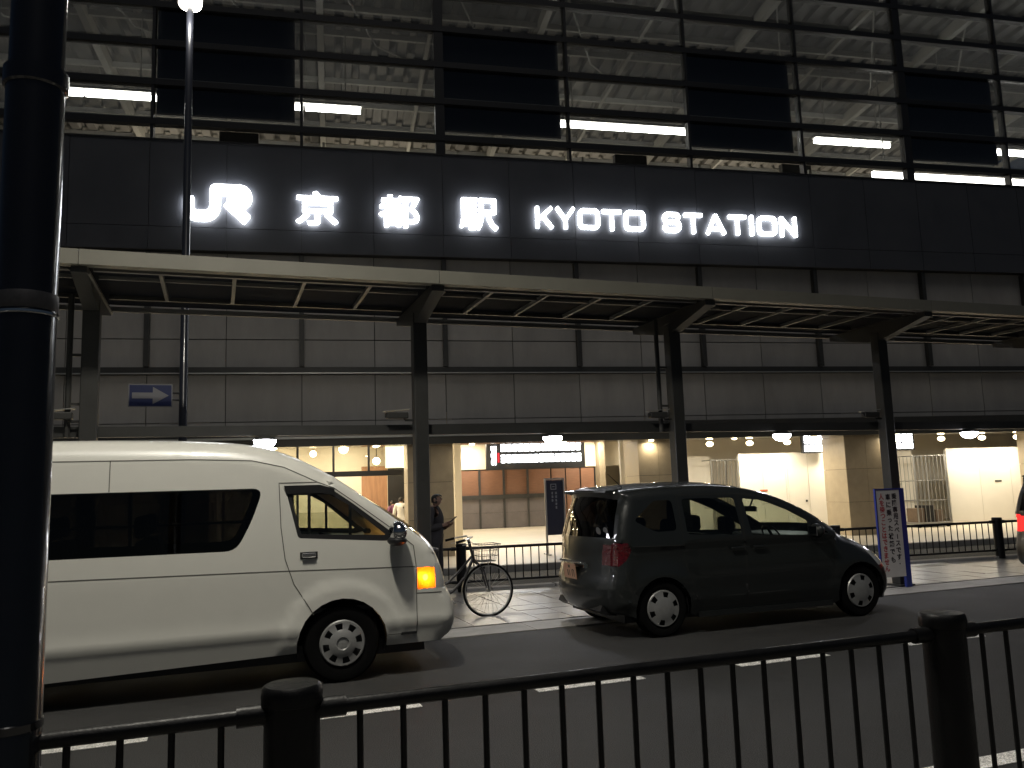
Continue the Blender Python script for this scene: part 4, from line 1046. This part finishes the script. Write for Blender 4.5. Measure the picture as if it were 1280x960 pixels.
        box('reflector', mat('red_reflector', (.5, .06, .03), .2, coat=1), fr, -.60, -.57, -.62, -.54, .60, .635)
    return fr
minivan('minivan', (4.66, 8.985, 0), 'dark grey compact minivan parked beside the island pavement', CARG, False)
minivan('parked_car', (11.86, 8.40, 0), 'black car with a lit red tail lamp parked beyond the white notice board', CARB, True)

# ================================================================== BICYCLE
bk = empty('bicycle', (3.41, 10.56, .02)); tag(bk, 'dark city bicycle with front basket leaning by the lane fence', 'bicycle')
BF = mat('bicycle_frame_paint', (.02, .018, .018), .35, coat=.4); WIRE = mat('basket_wire', (.09, .09, .085), .5, metal=.3)
def bwheel(x, parent):
    o = empty('wheel', (x, 0, .338), parent=parent)
    MB().lathe([(.338+.015*math.cos(a), .015*math.sin(a)) for a in np.linspace(0, 2*math.pi, 9)], (0, 0, 0), 'y', 48).build('tyre', RUBBER, o, True)
    MB().lathe([(.318+.008*math.cos(a), .011*math.sin(a)) for a in np.linspace(0, 2*math.pi, 7)], (0, 0, 0), 'y', 48).build('rim', ALU, o, True)
    MB().lathe([(.001, -.05), (.022, -.05), (.022, .05), (.001, .05)], (0, 0, 0), 'y', 12).build('hub', ALU, o, True)
    mb = MB()
    for k in range(28):
        a = 2*math.pi*k/28; s = .04 if k % 2 else -.04; mb.tube([(.02*math.cos(a+.3), s, .02*math.sin(a+.3)), (.315*math.cos(a), 0, .315*math.sin(a))], .0016, 4, False)
    tag(mb.build('spokes', ALU, o), kind='stuff')
bwheel(0, bk); bwheel(-1.10, bk)
MB().tube([(0, .055, .338), (-.07, .055, .60), (-.17, .05, .72), (-.19, 0, .76)], .012, 8).build('fork', BF, bk, True)
MB().tube([(0, -.055, .338), (-.07, -.055, .60), (-.17, -.05, .72), (-.19, 0, .76)], .012, 8).build('fork', BF, bk, True)
MB().tube([(-.18, 0, .70), (-.24, 0, .94), (-.26, 0, 1.02)], .02, 10).build('head_tube', BF, bk, True)
MB().tube([(-.20, 0, .76), (-.32, 0, .52), (-.48, 0, .36), (-.62, 0, .30)], .021, 10).build('down_tube', BF, bk, True)
MB().tube([(-.205, 0, .80), (-.40, 0, .60), (-.56, 0, .46), (-.68, 0, .44)], .016, 10).build('top_tube', BF, bk, True)
MB().tube([(-.62, 0, .30), (-.78, 0, .86)], .017, 10).build('seat_tube', BF, bk, True)
for s in (-.05, .05):
    MB().tube([(-.62, s*.6, .30), (-1.10, s*1.2, .338)], .010, 8).build('chain_stay', BF, bk, True)
    MB().tube([(-.72, s*.5, .64), (-1.10, s*1.2, .338)], .009, 8).build('seat_stay', BF, bk, True)
mb = MB(); ell(mb, (-.80, 0, .90), (.14, .10, .045), 16, 8); mb.build('saddle', BLACKPL, bk, True)
for s in (-1, 1):
    MB().tube([(-.26, 0, 1.03), (-.24, s*.12, 1.05), (-.34, s*.25, 1.03), (-.47, s*.27, 1.0)], .011, 8).build('handlebar', ALU, bk, True)
    MB().tube([(-.38, s*.26, 1.02), (-.50, s*.275, .995)], .017, 8).build('grip', RUBBER, bk, True)
    MB().tube([(-.33, s*.26, 1.01), (-.28, s*.26, .985), (-.36, s*.27, .96), (-.42, s*.28, .955)], .006, 6).build('brake_lever', ALU, bk, True)
for a0, cx in ((15, 0), (-20, -1.10)):
    P = [(cx+.365*math.cos(R(a)), .338+.365*math.sin(R(a))) for a in np.linspace(60 if cx == 0 else 0, 190, 16)]
    v = [(x, -.025, z) for x, z in P]+[(x, .025, z) for x, z in P]; MB().add(v, [(i, i+1, i+17, i+16) for i in range(15)]).build('mudguard', ALU, bk, True)
bsk = empty('basket', (-.02, 0, .72), parent=bk)
def rim_(z, t_): 
    lx, hx, wy = -.13-.0*t_, .10+.06*t_, .11+.05*t_; return [(lx, -wy, z), (hx, -wy, z), (hx, wy, z), (lx, wy, z), (lx, -wy, z)]
for z, t_ in ((0, 0), (.07, .33), (.14, .66), (.22, 1)): MB().tube(rim_(z, t_), .004 if 0 < t_ < 1 else .006, 5).build('hoop', WIRE, bsk)
mb = MB()
b0, b1 = rim_(0, 0), rim_(.22, 1)
for e in range(4):
    for k in range(7):
        q = k/7; mb.tube([Vector(b0[e]).lerp(Vector(b0[e+1]), q), Vector(b1[e]).lerp(Vector(b1[e+1]), q)], .002, 4, False)
for k in range(1, 7): mb.tube([(-.13+.23*k/7, -.11, 0), (-.13+.23*k/7, .11, 0)], .002, 4, False); mb.tube([(-.13, -.11+.22*k/7, 0), (.10, -.11+.22*k/7, 0)], .002, 4, False)
tag(mb.build('mesh_wires', WIRE, bsk), kind='stuff')
MB().bbox(-.10, -.02, .03, .11, .60, .68, b=.02).build('front_light', BLACKPL, bk)
MB().tube([(-.05, .08, .70), (-.05, .08, .64)], .008, 6).build('light_bracket', ALU, bk)
MB().tube([(.0, .07, .338), (-.02, .09, .72)], .006, 6).build('basket_stay', ALU, bk); MB().tube([(.0, -.07, .338), (-.02, -.09, .72)], .006, 6).build('basket_stay', ALU, bk)
MB().tube([(-.62, -.03, .30), (-.62, -.08, .30), (-.50, -.08, .22), (-.50, -.16, .22)], .010, 6).build('crank', ALU, bk); MB().tube([(-.62, .03, .30), (-.62, .08, .30), (-.74, .08, .38), (-.74, .16, .38)], .010, 6).build('crank', ALU, bk)
MB().prism([(-.60, .24), (-.60, .38), (-1.08, .40), (-1.10, .29)], -.06, -.045).build('chain_case', BLACKPL, bk)
MB().tube([(-1.10, -.10, .338), (-1.18, -.10, .012)], .009, 6).build('stand', ALU, bk); MB().tube([(-1.10, .10, .338), (-1.18, .10, .012)], .009, 6).build('stand', ALU, bk)

# ================================================================== PEOPLE
def skin_body(name, joints, bones, root, mats_fn, mats, parent):
    me = bpy.data.meshes.new(name+'_cage'); names = list(joints); idx = {n_: i for i, n_ in enumerate(names)}
    me.from_pydata([joints[n_][0] for n_ in names], [(idx[a], idx[b]) for a, b in bones], [])
    o = bpy.data.objects.new(name+'_cage', me); C.objects.link(o)
    o.modifiers.new('skin', 'SKIN'); s = o.modifiers.new('sub', 'SUBSURF'); s.levels = 2; s.render_levels = 2
    sv = me.skin_vertices[0].data if me.skin_vertices else None
    if sv is None:
        bm = bmesh.new(); bm.from_mesh(me); bm.verts.layers.skin.verify(); bm.to_mesh(me); bm.free(); sv = me.skin_vertices[0].data
    for n_ in names:
        r = joints[n_][1]; sv[idx[n_]].radius = r if isinstance(r, tuple) else (r, r); sv[idx[n_]].use_root = (n_ == root)
    dg = bpy.context.evaluated_depsgraph_get(); dg.update(); out = bpy.data.meshes.new_from_object(o.evaluated_get(dg))
    bpy.data.objects.remove(o); bpy.data.meshes.remove(me); out.name = name; out.shade_smooth()
    out.materials.clear()
    for m_ in mats: out.materials.append(m_)
    for p in out.polygons: p.material_index = mats_fn(p.center)
    return link(name, out, None, parent)
def shell(src, name, test, off, m_, parent):
    me = src.data.copy(); bm = bmesh.new(); bm.from_mesh(me); bm.normal_update()
    bmesh.ops.delete(bm, geom=[f for f in bm.faces if not test(f.calc_center_median())], context='FACES')
    left = set(bm.verts); best = set()                      # keep only the main piece of cloth
    while left:
        st_ = [left.pop()]; grp = set(st_)
        while st_:
            for e in st_.pop().link_edges:
                for w_ in e.verts:
                    if w_ not in grp: grp.add(w_); st_.append(w_)
        left -= grp
        if len(grp) > len(best): best = grp
    bmesh.ops.delete(bm, geom=[v for v in bm.verts if v not in best], context='VERTS')
    for v in bm.verts: v.co += v.normal*off
    bm.to_mesh(me); bm.free(); me.materials.clear(); me.materials.append(m_)
    for p in me.polygons: p.material_index = 0
    return link(name, me, None, parent)
def person(loc, rz, label, H, top_m, leg_m, skin_m, hair_m, pose, long_sleeve=True):
    # faces +x; z up; heights are fractions of H
    o = empty('person', loc, rz); tag(o, label, 'person')
    k = H/1.70; J_ = {}
    def j(n_, x, y, z, r): J_[n_] = ((x*k, y*k, z*k), tuple(q*k for q in r) if isinstance(r, tuple) else r*k)
    j('pelvis', 0, 0, .95, (.15, .105)); j('waist', 0, 0, 1.08, (.135, .10)); j('chest', -.01, 0, 1.28, (.165, .115)); j('collar', -.02, 0, 1.42, (.09, .075)); j('neck', .0, 0, 1.48, .052)
    lean = .03 if pose == 'phone' else .01
    j('jaw', lean+.01, 0, 1.535, (.062, .075)); j('skull', lean, 0, 1.60, (.075, .092)); j('crown', lean-.005, 0, 1.655, (.06, .072))
    j('nose', lean+.105, 0, 1.575, .012); j('nose_root', lean+.075, 0, 1.59, .02)
    B_ = [('pelvis', 'waist'), ('waist', 'chest'), ('chest', 'collar'), ('collar', 'neck'), ('neck', 'jaw'), ('jaw', 'skull'), ('skull', 'crown'), ('skull', 'nose_root'), ('nose_root', 'nose')]
    for s, t_ in ((1, 'l'), (-1, 'r')):
        j('sh'+t_, -.02, s*.17, 1.40, .058); B_.append(('collar', 'sh'+t_))
        if pose == 'phone' and s == -1: el, wr, kn = (-.02, s*.235, 1.12), (.20, s*.13, 1.17), (.27, s*.10, 1.21)
        elif pose == 'phone': el, wr, kn = (-.03, s*.23, 1.12), (.17, s*.10, 1.13), (.24, s*.04, 1.16)
        else: el, wr, kn = (-.03, s*.24, 1.13), (.07*s, s*.25, .90), (.09*s, s*.25, .83)
        j('el'+t_, *el, .043); j('wr'+t_, *wr, .028); j('pa'+t_, *kn, (.038, .018)); B_ += [('sh'+t_, 'el'+t_), ('el'+t_, 'wr'+t_), ('wr'+t_, 'pa'+t_)]
        d = (Vector(kn)-Vector(wr)).normalized(); up_ = Vector((0, 0, 1)) if pose == 'phone' else Vector((1, 0, 0))
        side = d.cross(up_).normalized()
        for f_ in range(4):
            q = (f_-1.5)*.019; ln = (.065, .078, .074, .056)[f_]
            p0 = Vector(kn)+side*q+d*.02; p1 = p0+d*ln*.55; p2 = p1+(d*.55+up_*(.6 if pose == 'phone' else .15))*ln*.5
            j(f'f{f_}a'+t_, *p0, .0095); j(f'f{f_}b'+t_, *p1, .009); j(f'f{f_}c'+t_, *p2, .0075); B_ += [('pa'+t_, f'f{f_}a'+t_), (f'f{f_}a'+t_, f'f{f_}b'+t_), (f'f{f_}b'+t_, f'f{f_}c'+t_)]
        p0 = Vector(kn)+side*.03-d*.03; p1 = p0+side*.02+d*.04+up_*.02
        j('tha'+t_, *p0, .012); j('thb'+t_, *p1, .010); B_ += [('pa'+t_, 'tha'+t_), ('tha'+t_, 'thb'+t_)]
        st_ = .16*s if pose == 'walk' else .02*s
        j('hip'+t_, 0, s*.09, .90, .088); j('kn'+t_, st_*.6+.02, s*.10, .50, .060); j('an'+t_, st_, s*.10, .09, .042); j('toe'+t_, st_+.17, s*.115, .045, (.042, .032)); j('he'+t_, st_-.05, s*.10, .045, .036)
        B_ += [('pelvis', 'hip'+t_), ('hip'+t_, 'kn'+t_), ('kn'+t_, 'an'+t_), ('an'+t_, 'toe'+t_), ('an'+t_, 'he'+t_)]
    SH = mat('dark_shoe', (.015, .014, .013), .5)
    body_ = skin_body('body', J_, B_, 'pelvis', lambda c: 1 if c.z < .11*k else 0, [skin_m, SH], o)
    hands = lambda c: (c - Vector(J_['pal'][0])).length < .16*k or (c-Vector(J_['par'][0])).length < .16*k
    up = lambda c: .88*k < c.z < 1.46*k and not (Vector(c)-Vector(J_['wrl'][0])).length < .05*k and not (Vector(c)-Vector(J_['wrr'][0])).length < .05*k and not any((Vector(c)-Vector(J_['pa'+t_][0])).length < .13*k for t_ in 'lr')
    shell(body_, 'shirt', up, .016, top_m, o)
    shell(body_, 'trousers', lambda c: .10*k < c.z < .96*k and not any((Vector(c)-Vector(J_['pa'+t_][0])).length < .17*k for t_ in 'lr') and abs(c.y) < .225*k, .012, leg_m, o)
    shell(body_, 'hair', lambda c: c.z > 1.53*k and (c.x < (lean+.03)*k or c.z > 1.62*k) and c.x < (lean+.10)*k, .024, hair_m, o)
    for s in (-1, 1):
        mb = MB(); ell(mb, ((lean-.005)*k, s*.083*k, 1.575*k), (.02, .010, .032), 10, 6); mb.build('ear', skin_m, o, True)
        mb = MB(); ell(mb, ((lean+.088)*k, s*.033*k, 1.597*k), (.008, .012, .008), 8, 6); mb.build('eye', BLACKPL, o, True)
    mb = MB(); ell(mb, ((lean+.083)*k, 0, 1.535*k), (.010, .025, .007), 10, 6); mb.build('mouth', mat('lip', (.25, .10, .08), .5), o, True)
    return o, {n_: Vector(J_[n_][0]) for n_ in J_}
SK = mat('skin', (.36, .22, .15), .5); HR = mat('black_hair', (.008, .007, .006), .5)
p1, J1 = person((3.29, 12.85, .02), R(-32), 'person in dark clothes looking down at a phone beside the canopy column', 1.64, mat('charcoal_shirt', (.022, .02, .022), .85, var=.2), mat('black_trousers', (.012, .012, .013), .85), mat('skin_tan', (.22, .13, .09), .5), HR, 'phone')
ph = empty('phone', Vector((3.29, 12.85, .02))+Matrix.Rotation(R(-32), 3, 'Z') @ (J1['par']+Vector((.075, .0, .045)))); tag(ph, 'thin dark phone held up by the standing person', 'phone')
ph.rotation_euler = (0, R(50), R(-32))
MB().bbox(-.005, .005, -.036, .036, -.07, .065, b=.003).build('case', BLACKPL, ph)
box('screen', mat('dark_screen', (.01, .01, .012), .1), ph, -.0062, -.0052, -.032, .032, -.064, .059)
def fpos(x, D, z=.10):
    u_, _ = at_f(x, 620, D); q = FU*u_+FN*D; return (q.x, q.y, z)
person(fpos(501, 25), R(60), 'distant person in a loose white shirt walking inside the station', 1.46, mat('white_shirt', (.7, .68, .63), .8), mat('dark_trousers', (.03, .03, .035), .8), SK, HR, 'walk')
person(fpos(491, 26.5), R(110), 'distant person in a purple top inside the station', 1.36, mat('purple_top', (.16, .06, .12), .8), mat('grey_trousers', (.06, .06, .06), .8), SK, HR, 'walk')
